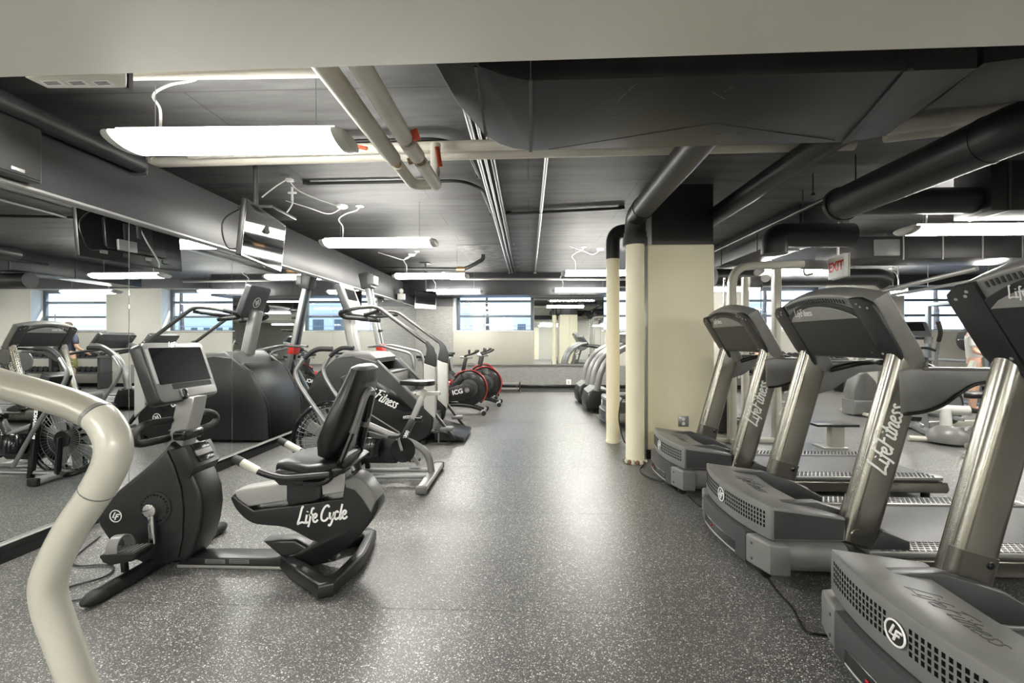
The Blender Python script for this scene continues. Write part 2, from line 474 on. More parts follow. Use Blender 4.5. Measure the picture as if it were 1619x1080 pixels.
# brush-script lettering drawn as strokes: each glyph is a list of polylines in a 1-unit-high cell
GLY = {
 'L': (0.62, [[(0.55,1.22),(0.42,1.2),(0.22,0.5),(0.06,0.02),(0.2,0.06),(0.42,0.1),(0.62,0.02)]]),
 'i': (0.24, [[(0.16,0.62),(0.06,0.1),(0.14,0.02),(0.24,0.1)], [(0.2,0.82),(0.22,0.88)]]),
 'f': (0.34, [[(0.5,1.0),(0.4,1.06),(0.3,0.9),(0.1,0.0),(0.0,-0.3)], [(0.08,0.56),(0.42,0.6)]]),
 'e': (0.40, [[(0.06,0.3),(0.26,0.36),(0.34,0.52),(0.24,0.62),(0.1,0.5),(0.06,0.22),(0.14,0.03),(0.28,0.03),(0.42,0.16)]]),
 'F': (0.56, [[(0.3,1.15),(0.2,0.6),(0.02,-0.05)], [(0.06,1.05),(0.3,1.16),(0.78,1.2)], [(0.14,0.62),(0.52,0.66)]]),
 't': (0.30, [[(0.3,0.98),(0.1,0.14),(0.16,0.02),(0.3,0.1)], [(0.06,0.64),(0.38,0.66)]]),
 'n': (0.46, [[(0.12,0.6),(0.02,0.02)], [(0.06,0.36),(0.22,0.6),(0.36,0.6),(0.36,0.44),(0.28,0.1),(0.34,0.02),(0.46,0.1)]]),
 's': (0.34, [[(0.34,0.56),(0.22,0.63),(0.12,0.52),(0.24,0.32),(0.26,0.12),(0.14,0.02),(0.0,0.1)]]),
 'C': (0.66, [[(0.72,0.98),(0.6,1.14),(0.36,1.02),(0.14,0.62),(0.1,0.2),(0.26,0.02),(0.46,0.06),(0.62,0.22)]]),
 'y': (0.40, [[(0.1,0.6),(0.08,0.24),(0.18,0.12),(0.34,0.3)], [(0.42,0.6),(0.28,0.0),(0.1,-0.36),(-0.06,-0.3)]]),
 'c': (0.36, [[(0.36,0.5),(0.26,0.62),(0.1,0.5),(0.06,0.2),(0.16,0.03),(0.36,0.14)]]),
 'l': (0.24, [[(0.3,1.12),(0.08,0.14),(0.14,0.02),(0.26,0.12)]]),
 ' ': (0.20, []),
}
def script_mb(txt, size, M, w=0.075, slant=0.12, depth=0.0012):
    mb = MB(); x = 0; tot = sum(GLY[c][0] for c in txt)
    for ch in txt:
        adv, sts = GLY[ch]
        for st in sts:
            P = [Vector(((x + a + slant * b - tot / 2) * size, (b - 0.35) * size, 0)) for a, b in st]
            P = smooth(P, 5) if len(P) > 2 else P
            vs = []; N = len(P)
            for i in range(N):
                d = (P[min(i + 1, N - 1)] - P[max(i - 1, 0)]).normalized(); nn = Vector((-d.y, d.x, 0)) * w * size * 0.5
                for z in (0, depth):
                    vs.append(P[i] + nn + Vector((0, 0, z))); vs.append(P[i] - nn + Vector((0, 0, z)))
            fs = []
            for i in range(N - 1):
                a, b = i * 4, i * 4 + 4
                fs += [[a, a + 2, b + 2, b], [a + 1, b + 1, b + 3, a + 3], [a + 2, a + 3, b + 3, b + 2], [a, b, b + 1, a + 1]]
            fs += [[0, 1, 3, 2], [N * 4 - 4, N * 4 - 2, N * 4 - 1, N * 4 - 3]]
            mb.add(vs, fs, False, M)
        x += adv
    return mb
def emblem_mb(r, M):
    """ring with the two slanted letters inside, lying in the XY plane of M"""
    mb = MB(); ring = [Vector((r * math.cos(2 * PI * k / 28), r * math.sin(2 * PI * k / 28), 0.001)) for k in range(28)]
    mb.tube([M @ p for p in ring], r * 0.085, 6, closed=True, up=M.to_3x3() @ Vector((0, 0, 1)))
    for st in ([(-0.1,0.62),(-0.5,-0.25),(0.05,-0.25)], [(-0.12,-0.62),(0.2,0.28),(0.72,0.28)], [(0.08,-0.08),(0.46,-0.08)]):
        mb.tube([M @ Vector((a * r, b * r, 0.001)) for a, b in fillet([(a, b, 0) for a, b in st], 0.01, 2) for a, b in [(a, b)]] if False else
                [M @ Vector((a * r, b * r, 0.001)) for a, b in st], r * 0.11, 6, up=M.to_3x3() @ Vector((0, 0, 1)))
    return mb
# ================================================================ THE ROOM
YB, XM, ZC = 12.1, -3.1, 3.04       # back wall, mirror plane, ceiling
XR, YF = 13.2, -6.2
sun_d = bpy.data.lights.new('sun', 'SUN'); sun_d.energy = 6.5; sun_d.angle = 0.01; sun_d.color = (1, 0.95, 0.86)
sun = bpy.data.objects.new('sun', sun_d); COL.objects.link(sun)
sun.rotation_euler = Vector((1.0, -0.2, -0.4)).to_track_quat('-Z', 'Y').to_euler(); sun.location = (-30, 30, 30)

# floor: rubber rolls laid across the room
fl = struct('floor')
y = YF - 0.2; k = 0
while y < YB + 0.4:
    y1 = min(y + 1.22, YB + 0.4)
    part('rubber_roll', MB().box2((-4.4, y + 0.0008, -0.02), (XR + 0.2, y1 - 0.0008, 0.0), 0.001, 1), M_FLOOR, fl)
    y = y1; k += 1
part('subfloor', MB().box2((-4.4, YF - 0.2, -0.08), (XR + 0.2, YB + 0.5, -0.021)), M_RUBBER, fl)

struct('ceiling', MB().box2((-4.4, YF - 0.2, ZC), (XR + 0.2, YB + 0.5, ZC + 0.2)), M_CEIL)

# left side: furring wall that carries the mirrors, black band above it, outer wall behind
wl = struct('wall_left')
part('outer_wall', MB().box2((-4.35, YF, 0), (-3.95, YB + 0.4, ZC)), M_BLKWALL, wl)
part('mirror_backing', MB().box2((-3.3, YF, 0), (XM - 0.008, YB, 2.25)), M_WHITE, wl)
part('black_band', MB().box2((-3.3, YF, 2.25), (-3.055, 10.7, 2.74), 0.004), M_BLKWALL, wl)
part('band_end', MB().box2((-3.3, 10.7, 2.25), (-3.09, YB, 2.74), 0.004), M_BLKWALL, wl)
part('metal_edge', MB().box2((-3.1, YF, 2.235), (-3.048, 10.75, 2.252), 0.002, 1), M_SILVER, wl)
bb = struct('baseboard_left', MB().box2((-3.3, YF, 0), (-3.07, YB, 0.105), 0.006), M_BLACKG)
part('top_strip', MB().box2((-3.1, YF, 0.105), (-3.072, YB, 0.112), 0.001, 1), M_SILVER, bb)
wm = thing('wall_mirror', 'wall of tall frameless mirror panels above the black baseboard, left of the bikes', 'mirror', (XM, 3.33, 0))
seams = [3.33 + 1.2 * i for i in range(-8, 8)]
seams = [s for s in seams if YF + 0.2 < s < YB - 0.3]
edges = [YF + 0.1] + seams + [YB - 0.01]
for a, b in zip(edges[:-1], edges[1:]):
    part('mirror_panel', MB().box2((XM - 0.006, a + 0.002, 0.113), (XM, b - 0.002, 2.234), 0.0008, 1), M_MIRROR, wm)

# back wall with four deep window openings
OPEN = [(-2.02, 0.17), (1.98, 4.13), (5.72, 7.95), (9.95, 12.15)]
ZS, ZT = 1.575, 2.76
wb = struct('wall_back')
mb = MB()
mb.box2((-3.95, YB, 0), (XR, YB + 0.45, ZS)); mb.box2((-3.95, YB, ZT), (XR, YB + 0.45, ZC))
xs = [-3.95] + [v for o in OPEN for v in o] + [XR]
for i in range(0, len(xs), 2): mb.box2((xs[i], YB, ZS), (xs[i + 1], YB + 0.45, ZT))
part('plaster', mb, M_WALLW, wb)
part('wallcovering', MB().box2((-3.09, YB - 0.012, 0.1), (-2.06, YB, 2.24)), M_PAPER, wb)
part('wallcovering', MB().box2((-2.06, YB - 0.012, 0.1), (0.1, YB, 0.62)), M_PAPER, wb)
part('wallcovering', MB().box2((0.1, YB - 0.012, 0.1), (2.1, YB, 0.62)), M_PAPER, wb)
part('wallcovering', MB().box2((2.1, YB - 0.012, 0.1), (5.0, YB, 0.62)), M_PAPER, wb)
part('black_band', MB().box2((-3.09, YB - 0.014, 2.241), (-2.06, YB, ZC)), M_BLKWALL, wb)
part('black_band', MB().box2((-2.06, YB - 0.014, ZT + 0.01), (XR, YB, ZC)), M_BLKWALL, wb)
part('cream_panel', MB().box2((-2.055, YB - 0.03, 0.66), (0.135, YB, ZS - 0.03), 0.004), M_PANEL, wb)
part('ledge', MB().box2((-2.06, YB - 0.05, 0.625), (2.1, YB, 0.65), 0.004), M_MIDGREY, wb)
struct('baseboard_back', MB().box2((-3.09, YB - 0.03, 0), (XR, YB, 0.1), 0.004), M_BLACKG)
part('reveal_lining', (lambda m: [m.box2((o[0], YB, ZS - 0.001), (o[0] + 0.012, YB + 0.40, ZT)) or 1 for o in OPEN] and
     [m.box2((o[1] - 0.012, YB, ZS - 0.001), (o[1], YB + 0.40, ZT)) for o in OPEN] and m)(MB()), M_REVEAL, wb)
wm2 = thing('wall_mirror', 'mirror on the back wall between the windows, over the grey wallcovering', 'mirror', (1.1, YB, 0.65))
part('mirror_panel', MB().box2((0.16, YB - 0.02, 0.66), (1.12, YB - 0.014, 2.55)), M_MIRROR, wm2)
part('mirror_panel', MB().box2((1.124, YB - 0.02, 0.66), (2.05, YB - 0.014, 2.55)), M_MIRROR, wm2)
for i, (a, b) in enumerate(OPEN):
    w = struct('window_%d' % (i + 1)); yg = YB + 0.34
    part('outer_frame', MB().box2((a + 0.012, yg - 0.03, ZS), (a + 0.10, yg + 0.04, ZT), 0.004).box2((b - 0.10, yg - 0.03, ZS), (b - 0.012, yg + 0.04, ZT), 0.004)
         .box2((a + 0.1, yg - 0.03, ZT - 0.09), (b - 0.1, yg + 0.04, ZT), 0.004).box2((a + 0.1, yg - 0.03, ZS), (b - 0.1, yg + 0.04, ZS + 0.03), 0.004), M_FRAME, w)
    zs = [ZS + 0.03, 1.985, 2.40, ZT - 0.09]
    for z in zs[1:3]:
        part('mullion', MB().box2((a + 0.1, yg - 0.05, z - 0.032), (b - 0.1, yg + 0.04, z + 0.032), 0.004), M_FRAME, w)
    for z0, z1 in zip(zs[:-1], zs[1:]):
        part('pane', MB().box2((a + 0.1, yg + 0.001, z0), (b - 0.1, yg + 0.009, z1)), M_GLASS, w)
    part('sill', MB().box2((a + 0.012, YB - 0.035, ZS - 0.02), (b - 0.012, yg, ZS), 0.004), M_REVEAL, w)

# lintel beam along the back wall, soffit over the camera, walls behind and to the right
struct('beam_1', MB().box2((-3.95, 11.3, 2.47), (2.1, YB - 0.03, ZC), 0.004), M_BLKWALL)
a, b = WZ(0, 123, 2.33), WZ(1619, 73, 2.33)
d = (b - a) / (b.x - a.x); L0, R0 = a + d * (-3.9 - a.x), a + d * (XR - a.x)
struct('beam_2', MB().prism([(L0.x, L0.y), (R0.x, R0.y), (R0.x, -0.9), (L0.x, -0.9)], 2.33, ZC, 0.006, axis='Z'), M_SOFFIT)
A_S, D_S = a.copy(), d.copy()
def soffit_y(x): return A_S.y + D_S.y * (x - A_S.x) + 0.004
struct('wall_right', MB().box2((XR, YF, 0), (XR + 0.3, YB + 0.4, ZC)), M_WALLW)
wf = struct('wall_front', MB().box2((-4.35, YF - 0.3, 0), (XR, YF, ZC)), M_WALLW)
dr = struct('door_1', MB().box2((-0.35, YF, 0), (0.65, YF + 0.05, 2.1), 0.004), M_BEIGE)
part('door_handle', MB().cyl((0.56, YF + 0.05, 1.0), (0.56, YF + 0.11, 1.0), 0.012).box((0.51, YF + 0.11, 1.0), (0.12, 0.02, 0.022), 0.005), M_STEEL, dr)
part('door_frame', MB().box2((-0.43, YF, 0), (-0.35, YF + 0.07, 2.18), 0.004).box2((0.65, YF, 0), (0.73, YF + 0.07, 2.18), 0.004).box2((-0.35, YF, 2.1), (0.65, YF + 0.07, 2.18), 0.004), M_WHITE, dr)

# ---- structural column, black above and cream below
col = struct('column_1')
cY = 4.95
c0, c1 = W(1031, 500, cY), W(1130, 500, cY)
part('black_top', MB().box2((c0.x, cY + 0.02, 2.3), (c1.x - 0.005, cY + 0.72, ZC), 0.006), M_DUCT, col)
zt = W(1080, 386, cY).z
part('cream_wrap', MB().box2((W(1023, 500, cY).x, cY, 0), (c1.x, cY + 0.74, zt), 0.02, 3), M_BEIGE, col)
part('skirting', MB().box2((W(1021, 500, cY).x, cY - 0.012, 0), (c1.x + 0.012, cY + 0.75, 0.1), 0.004), M_BLACKG, col)
part('edge_strip', MB().box2((W(1018, 500, cY).x, cY - 0.004, 0.1), (W(1024, 500, cY).x, cY + 0.03, zt - 0.01), 0.003), M_SILVER, col)
o1 = thing('outlet', 'steel duplex outlet plate on the cream column', 'outlet', W(1080, 666, cY))
p = W(1080, 666, cY)
part('plate', MB().box((p.x, cY - 0.006, p.z), (0.115, 0.012, 0.115), 0.004), M_STEEL, o1)
for dz in (-0.025, 0.025):
    part('socket', MB().lathe([(0.0, 0.005), (0.017, 0.005), (0.019, 0.0)], 16, axisM((p.x, cY - 0.012, p.z + dz), (0, -1, 0))), M_WHITE, o1)
p = W(899, 604, YB)
o2 = thing('outlet', 'white outlet plate low on the grey wallcovering of the back wall', 'outlet', p)
part('plate', MB().box((p.x, YB - 0.018, p.z), (0.13, 0.012, 0.14), 0.004), M_WHITE, o2)
part('socket', MB().box((p.x, YB - 0.026, p.z), (0.05, 0.006, 0.09), 0.003), M_PALE, o2)

# ---- ceiling lights
def ceiling_light(loc, label, rot=0):
    t = thing('ceiling_light', label, 'light', (0, 0, 0), 'suspended fluorescent fixtures')
    L, w = 1.45, 0.155
    def sec(s, x, top=0.03, dep=0.055):
        return [(x, w * s * math.cos(q), (top if math.sin(q) > 0 else dep) * s * math.sin(q)) for q in [2 * PI * k / 20 for k in range(20)]]
    part('diffuser', MB().loft([sec(1, -0.655), sec(1, 0.655)]), M_DIFF, t)
    for s in (-1, 1):
        part('end_cap', MB().loft([sec(1.03, s * 0.655), sec(1.03, s * 0.69), sec(0.9, s * 0.715), sec(0.6, s * 0.725)]), M_WHITEP, t)
        part('hanging_wire', MB().cyl((s * 0.5, 0, 0.045), (s * 0.5, 0, ZC - 2.53), 0.0025, n=6), M_STEEL, t)
    part('housing', MB().box((0, 0, 0.034), (1.32, 0.21, 0.018), 0.006), M_WHITE, t)
    part('power_cord', MB().tube(smooth([(-0.47, 0, 0.05), (-0.47, 0, 0.2), (-0.53, 0.02, 0.30), (-0.45, 0.05, 0.38), (-0.33, 0.1, 0.44), (-0.3, 0.12, ZC - 2.53)], 5), 0.008, 8), M_WHITE, t)
    part('ceiling_rose', MB().lathe([(0.05, 0.0), (0.05, 0.012), (0.02, 0.02)], 16, Matrix.Translation((-0.3, 0.12, ZC - 2.53 - 0.02))), M_WHITE, t)
    t.location = loc
    if rot: t.rotation_euler = (0, 0, rot)
    return t
ZL = 2.535
lp = ceiling_light((-1.80, 2.66, ZL), 'large suspended fluorescent fixture nearest the camera, over the recumbent bike', math.radians(1.0))
def light(x, y, lab, rot=0, z=ZL): return dup(lp, (x, y, z), lab, rot)
light(-1.86, 5.49, 'second suspended fluorescent fixture in the row over the bikes', math.radians(0.3))
light(-1.85, 8.38, 'third suspended fluorescent fixture in the row over the bikes')
light(-1.853, 11.02, 'last suspended fluorescent fixture in the row over the bikes, by the back window')
light(1.33, 8.1, 'suspended fluorescent fixture partly behind the thin cream pipe, nearer of two')
light(1.31, 10.8, 'suspended fluorescent fixture partly behind the thin cream pipe, farther of two')
light(4.86, 5.05, 'suspended fluorescent fixture above the two treadmill consoles on the right', z=2.53)
light(4.80, 8.06, 'suspended fluorescent fixture behind the cable machine frame beside the exit sign')
light(4.80, 10.75, 'small far fluorescent fixture just right of the cream column')
light(8.2, 8.0, 'fluorescent fixture turned lengthwise, far right beyond the black pipes', math.radians(62), 2.45)
light(8.6, 10.6, 'far fluorescent fixture near the right-hand back window', math.radians(50), 2.45)
light(8.2, 4.9, 'fluorescent fixture over the free weights on the right')
for x, y, l in ((-1.85, -1.45, 'over the bikes'), (-1.85, -4.6, 'by the rear wall, over the bikes'), (1.33, -1.45, 'over the aisle'), (1.33, -4.6, 'by the rear wall, over the aisle'), (4.8, -1.45, 'over the treadmills'), (4.8, -4.6, 'by the rear wall, past the treadmills'), (8.2, -1.45, 'by the right wall')):
    light(x, y, 'added unseen fill fixture behind the camera, ' + l, z=2.25)  # out of view; added and hung low to brighten the soffit

# ---- big black duct crossing the ceiling behind the soffit
dz = 2.336
du = thing('air_duct', 'large matt black rectangular duct with rounded elbow crossing the ceiling', 'duct', WZ(1000, 180, dz))
outer = [(690, 105), (722, 162), (768, 215), (790, 228), (812, 235), (840, 238.5)]
inner = [(838, 128), (800, 120), (772, 110), (757, 104.5)]
EL = [WZ(u, v, dz) for u, v in outer]
IN = [WZ(u, v, dz) for u, v in inner]
# the elbow runs on towards the camera above the soffit line
# poly = [(EL[0].x - 0.05, 1.30)] + [(p.x, p.y) for p in EL] + [(p.x, p.y) for p in IN] + [(IN[-1].x - 0.03, 1.60)]
#  p[1] > 1.28]
fr, nr = WZ(1336, 225, dz), WZ(1436, 112, dz)
part('elbow', MB().prism([(p.x, p.y) for p in EL] + [(IN[0].x, IN[0].y)] + [(p.x, p.y) for p in IN[1:]] + [(IN[-1].x, soffit_y(IN[-1].x)), (EL[0].x, soffit_y(EL[0].x))], dz, 2.52, 0.004, axis='Z'), M_DUCT, du)
e0, i0 = EL[-1], IN[0]
part('straight_run', MB().prism([(e0.x + 0.004, e0.y), (i0.x + 0.004, i0.y), (nr.x, nr.y), (fr.x, fr.y)], dz, 2.52, 0.003, axis='Z'), M_DUCT, du)
sm_ = (WZ(768, 215, dz), WZ(752, 104, dz))
part('seam', MB().obox(sm_[0], sm_[1], 0.012, 0.010), M_BLACKG, du)
part('seam', MB().obox(WZ(839, 239, dz), WZ(839, 127, dz), 0.016, 0.010), M_CHAR, du)
part('seam', MB().obox(fr, nr, 0.03, 0.016), M_CHAR, du)
part('stiffener_crease', MB().obox(WZ(868, 236, dz), WZ(1130, 195, dz), 0.004, 0.004), M_DUCT, du)
part('stiffener_crease', MB().obox(WZ(1130, 195, dz), WZ(1320, 222, dz), 0.004, 0.004), M_DUCT, du)
# sloping transition on the right, then a higher branch
f2, n2 = WZ(1400, 215, 2.42), WZ(1545, 108, 2.42)
mb = MB(); A = [fr, nr, n2, f2]
mb.add([tuple(p) for p in A] + [(p.x, p.y, 2.62) for p in A], [[0, 1, 2, 3], [4, 7, 6, 5], [0, 4, 5, 1], [1, 5, 6, 2], [2, 6, 7, 3], [3, 7, 4, 0]], False)
part('transition', mb, M_DUCT, du)
b0, b1, b2, b3 = WZ(1462, 174, 2.50), WZ(1555, 100, 2.50), WZ(1800, 70, 2.50), WZ(1790, 145, 2.50)
part('branch', MB().prism([(p.x, p.y) for p in (b0, b1, b2, b3)], 2.50, 2.78, 0.004, axis='Z'), M_DUCT, du)
random.seed(3)
for k in range(9):
    u, v = random.uniform(870, 1280), random.uniform(140, 225); a = random.uniform(-0.6, 1.0); l = random.uniform(6, 22)
    part('scratch', MB().obox(WZ(u, v, dz), WZ(u + l, v - a * l, dz), 0.0016, 0.0012), M_GREYP, du)

# ---- round black pipes
def pipe(name, pts, r, mat, label, cat='pipe', n=20, rings=(), ringm=None, fil=0.0):
    P = fillet(pts, fil, 7) if fil else [Vector(p) for p in pts]
    t = thing(name, label, cat, Vector(pts[0]))
    part('barrel', MB().tube(P, r, n), mat, t)
    for p, q, k in rings:
        part('collar', MB().cyl(p, q, r * k, n=n), ringm or mat, t)
    return t
ya = 4.80
xp = W(1004, 500, ya).x
zr = H + 1.32
pipe('drain_pipe', [(xp, ya, W(1004, 388, ya).z), (xp, ya, zr), (xp, 2.36, zr + 0.02)], 0.108, M_DUCT, 'black drain pipe with elbow running from the thick cream pipe to the duct', fil=0.24,
     rings=[((xp, ya, 2.33), (xp, ya, 2.40), 1.2), ((xp, ya, 2.40), (xp, ya, 2.46), 1.1), ((xp, ya - 0.30, zr + 0.003), (xp, ya - 0.36, zr + 0.003), 1.06)])
t = pipe('standpipe', [(xp, ya, 0), (xp, ya, W(1004, 388, ya).z)], 0.098, M_BEIGE, 'thick cream-painted standpipe in front of the column, torn base',
     rings=[((xp, ya, 0.005), (xp, ya, 0.03), 1.05)])
random.seed(5)
for k in range(9):
    a = PI * (1.0 + k / 8.0 * 1.0); rr = 0.108
    part('torn_insulation', MB().ell((xp + rr * math.cos(a), ya + rr * math.sin(a), 0.022), (0.022, 0.02, random.uniform(0.014, 0.03)), 8, 5), M_INSUL if k % 2 else M_TAN, t)
yb = 5.72; xq = W(969, 600, yb).x
zq = W(969, 410, yb).z
t = pipe('standpipe', [(xq, yb, 0), (xq, yb, zq)], 0.085, M_BEIGE, 'thinner cream-painted standpipe left of the thick one',
     rings=[((xq, yb, 0.003), (xq, yb, 0.03), 1.08), ((xq, yb, 1.02), (xq, yb, 1.03), 1.02)])
pipe('drain_pipe', [(xq, yb, zq), (xq, yb, zq + 0.36), (xq + 0.35, yb, zq + 0.36)], 0.088, M_DUCT, 'short black elbow on top of the thinner cream pipe', fil=0.16)
pipe('drain_pipe', [(2.1, 2.4, H + 1.4), (2.1, 6.9, H + 1.4)], 0.095, M_DUCT, 'straight black pipe running behind the column under the ceiling')
X3, Z3 = 2.74, H + 1.19
pipe('ventilation_pipe', [(X3, 3.98, Z3), (X3, 2.42, Z3), (X3 + 1.6, 2.42, Z3 + 0.02)], 0.14, M_DUCT, 'thick black ventilation pipe with a wide elbow at upper right', fil=0.24, n=28,
     rings=[((X3, 3.96, Z3), (X3, 4.0, Z3), 1.08), ((X3, 2.72, Z3), (X3, 2.74, Z3), 1.03), ((X3 + 0.3, 2.42, Z3), (X3 + 0.33, 2.42, Z3), 1.04)])
pipe('ventilation_pipe', [(3.28, 4.6, H + 1.40), (4.44, 4.6, H + 1.40)], 0.13, M_DUCT, 'black round pipe crossing behind the thick ventilation pipe', n=24)
p1, p2, p3 = W(1224, 402, 5.2), W(1224, 372, 5.2), W(1345, 372, 5.2)
pipe('ventilation_pipe', [p1, p2, p3], 0.135, M_DUCT, 'short black round pipe with a downturned elbow right of the column', fil=0.18, n=24)
pipe('ventilation_pipe', [W(1130, 438, 8.2), W(1390, 438, 8.2), W(1402, 446, 8.2)], 0.15, M_DUCT, 'far black round pipe behind the exit sign', n=20, fil=0.1)
pipe('sprinkler_pipe', [(3.05, 1.9, H + 1.45), (3.05, 8.2, H + 1.45)], 0.022, M_DUCT, 'long thin black sprinkler pipe along the ceiling on the right', n=10,
     rings=[((3.05, 4.2, H + 1.45), (3.05, 4.28, H + 1.45), 1.5), ((3.05, 3.4, H + 1.45), (3.05, 3.46, H + 1.45), 1.5)])
for i, (x, y0, z0) in enumerate(((3.05, 4.24, H + 1.47), (2.95, 4.7, H + 1.5), (3.15, 5.2, H + 1.32))):
    single('pipe_hanger', MB().cyl((x, y0, z0), (x, y0, ZC), 0.006, n=6).cyl((x, y0, z0 + 0.0), (x, y0, z0 + 0.02), 0.02, n=8), M_BLACK,
           ['black hanger rod holding the long sprinkler pipe', 'black hanger rod over the crossing round pipe', 'black hanger rod over the short elbow pipe'][i], 'hanger', base=(x, y0, ZC))
d1 = thing('air_duct', 'black rectangular duct above the right-hand fixture', 'duct', (4.6, 4.9, 2.85))
part('casing', MB().box2((4.45, 4.42, 2.56), (6.8, 4.80, ZC - 0.01), 0.004), M_DUCT, d1)
part('seam', MB().box2((5.2, 4.41, 2.555), (5.23, 4.81, ZC - 0.01), 0.002), M_CHAR, d1)
part('seam', MB().box2((4.6, 4.41, 2.555), (4.63, 4.81, ZC - 0.01), 0.002), M_CHAR, d1)
d2 = thing('air_duct', 'black rectangular duct running back beside the exit sign', 'duct', (3.7, 7.0, 2.7))
part('casing', MB().box2((3.35, 5.6, 2.62), (3.95, 10.6, 2.98), 0.004), M_DUCT, d2)
for yy in (6.6, 7.8, 9.0): part('seam', MB().box2((3.34, yy, 2.612), (3.96, yy + 0.03, 2.985), 0.002), M_CHAR, d2)
d3 = thing('air_duct', 'flat black duct with hangers over the far right of the gym', 'duct', (7.4, 7.6, 2.7))
part('casing', MB().box2((5.0, 7.2, 2.6), (9.6, 7.9, 2.95), 0.004), M_DUCT, d3)
for xx in (5.9, 6.5, 7.1, 7.7): part('hanger_strap', MB().box2((xx, 7.19, 2.58), (xx + 0.02, 7.2, ZC)), M_SILVER, d3)
part('access_panel', MB().box2((5.45, 7.185, 2.64), (5.85, 7.2, 2.9), 0.003), M_MIDGREY, d3)
part('warning_sticker', MB().box2((7.85, 7.19, 2.66), (8.25, 7.2, 2.78)), M_YELLOW, d3, label='yellow warning sticker')
part('junction_box', MB().box2((7.75, 7.12, 2.79), (7.95, 7.2, 2.9), 0.004).box2((8.2, 7.12, 2.79), (8.4, 7.2, 2.9), 0.004), M_GREYP, d3)

# ---- pale insulated pipes and valves
za = 2.86
for (u0, v0), (u1, v1), lab in (((300, 243), (1352, 213), 'pale insulated pipe crossing the ceiling, upper of the pair behind the duct'), ((237, 257), (1350, 229), 'pale insulated pipe crossing the ceiling, lower of the pair, capped at left')):
    a, b = WZ(u0, v0, za), WZ(u1, v1, za)
    b = a + (b - a) * 1.0
    t = thing('insulated_pipe', lab, 'pipe', a)
    if v0 == 243: xpipe = t
    part('barrel', MB().cyl(a, b, 0.042, n=20), M_INSUL, t)
    part('end_wrap', MB().cyl(a, a + (b - a).normalized() * 0.05, 0.046, n=20), M_INSUL, t)
for (u0, v0), (u1, v1), lab in (((1400, 214), (1640, 186), 'pale insulated pipe at upper right beyond the duct, lower of the pair'), ((1395, 203), (1640, 170), 'pale insulated pipe at upper right beyond the duct, upper of the pair')):
    a, b = WZ(u0, v0, 2.92), WZ(u1, v1, 2.92)
    t = thing('insulated_pipe', lab, 'pipe', a); part('barrel', MB().cyl(a, b, 0.055, n=20), M_INSUL, t)
zb = H + 1.2; xa, xb = -0.742 * 1.2, -0.61 * 1.2
ye = WZ(650, 292, zb).y
t = thing('insulated_pipe', 'pale insulated pipe coming from the soffit, left of two, with U-bend at its end', 'pipe', (xa, 1.6, zb))
part('barrel', MB().cyl((xa, soffit_y(xa), zb), (xa, WZ(634, 262, zb).y - 0.12, zb), 0.05, n=20), M_INSUL, t)
part('fitting', MB().cyl((xa, WZ(634, 262, zb).y - 0.12, zb), (xa, WZ(634, 262, zb).y, zb), 0.028, n=14), M_COPPER, t)
xc = WZ(684, 284, zb).x
part('u_bend', MB().tube(fillet([(xa, WZ(634, 262, zb).y - 0.03, zb), (xa, ye, zb), (xc, ye, zb), (xc, ye, za - 0.04)], 0.07, 5), 0.04, 16), M_INSUL, t)
t = thing('insulated_pipe', 'pale insulated pipe coming from the soffit, right of two, with red valve handles', 'pipe', (xb, 1.6, zb))
y2 = WZ(634, 217, zb).y
part('barrel', MB().cyl((xb, soffit_y(xb), zb), (xb, y2, zb), 0.05, n=20), M_INSUL, t)
part('fitting', MB().cyl((xb, y2, zb), (xb, y2 + 0.09, zb), 0.03, n=14), M_STEEL, t)
part('sleeve', MB().cyl((xb, y2 + 0.07, zb), (xb + 0.01, y2 + 0.27, zb), 0.05, n=18), M_INSUL, t)
part('valve_body', MB().cyl((xb + 0.01, y2 + 0.27, zb), (xb + 0.01, y2 + 0.36, zb), 0.03, n=14).cyl((xb + 0.01, y2 + 0.31, zb), (xb - 0.06, y2 + 0.31, zb - 0.02), 0.022, n=12), M_COPPER, t)
part('lower_run', MB().cyl((xb + 0.01, y2 + 0.36, zb), (xb + 0.02, ye, zb), 0.045, n=18), M_INSUL, t)
part('valve_handle', MB().obox((xb + 0.05, y2 + 0.02, zb + 0.05), (xb + 0.07, y2 + 0.02, zb - 0.01), 0.03, 0.05, 0.006), M_ORANGE, t, label='orange-red valve handle')
part('valve_handle', MB().obox((xb + 0.12, y2 + 0.36, zb + 0.1), (xb + 0.14, y2 + 0.38, zb - 0.03), 0.02, 0.03, 0.006), M_ORANGE, t, label='orange-red valve handle')
vy = WZ(600, 236, za).y - 0.06
va, vb_ = W(548, 229, vy), W(580, 235, vy)
part('valve_lever', MB().obox(va, vb_, 0.03, 0.022, 0.006), M_ORANGE, xpipe, label='orange lever valve')
part('valve_stem', MB().cyl(vb_ + Vector((-0.01, 0, 0)), vb_ + Vector((0.01, 0.06, 0.03)), 0.016, n=12), M_COPPER, xpipe)

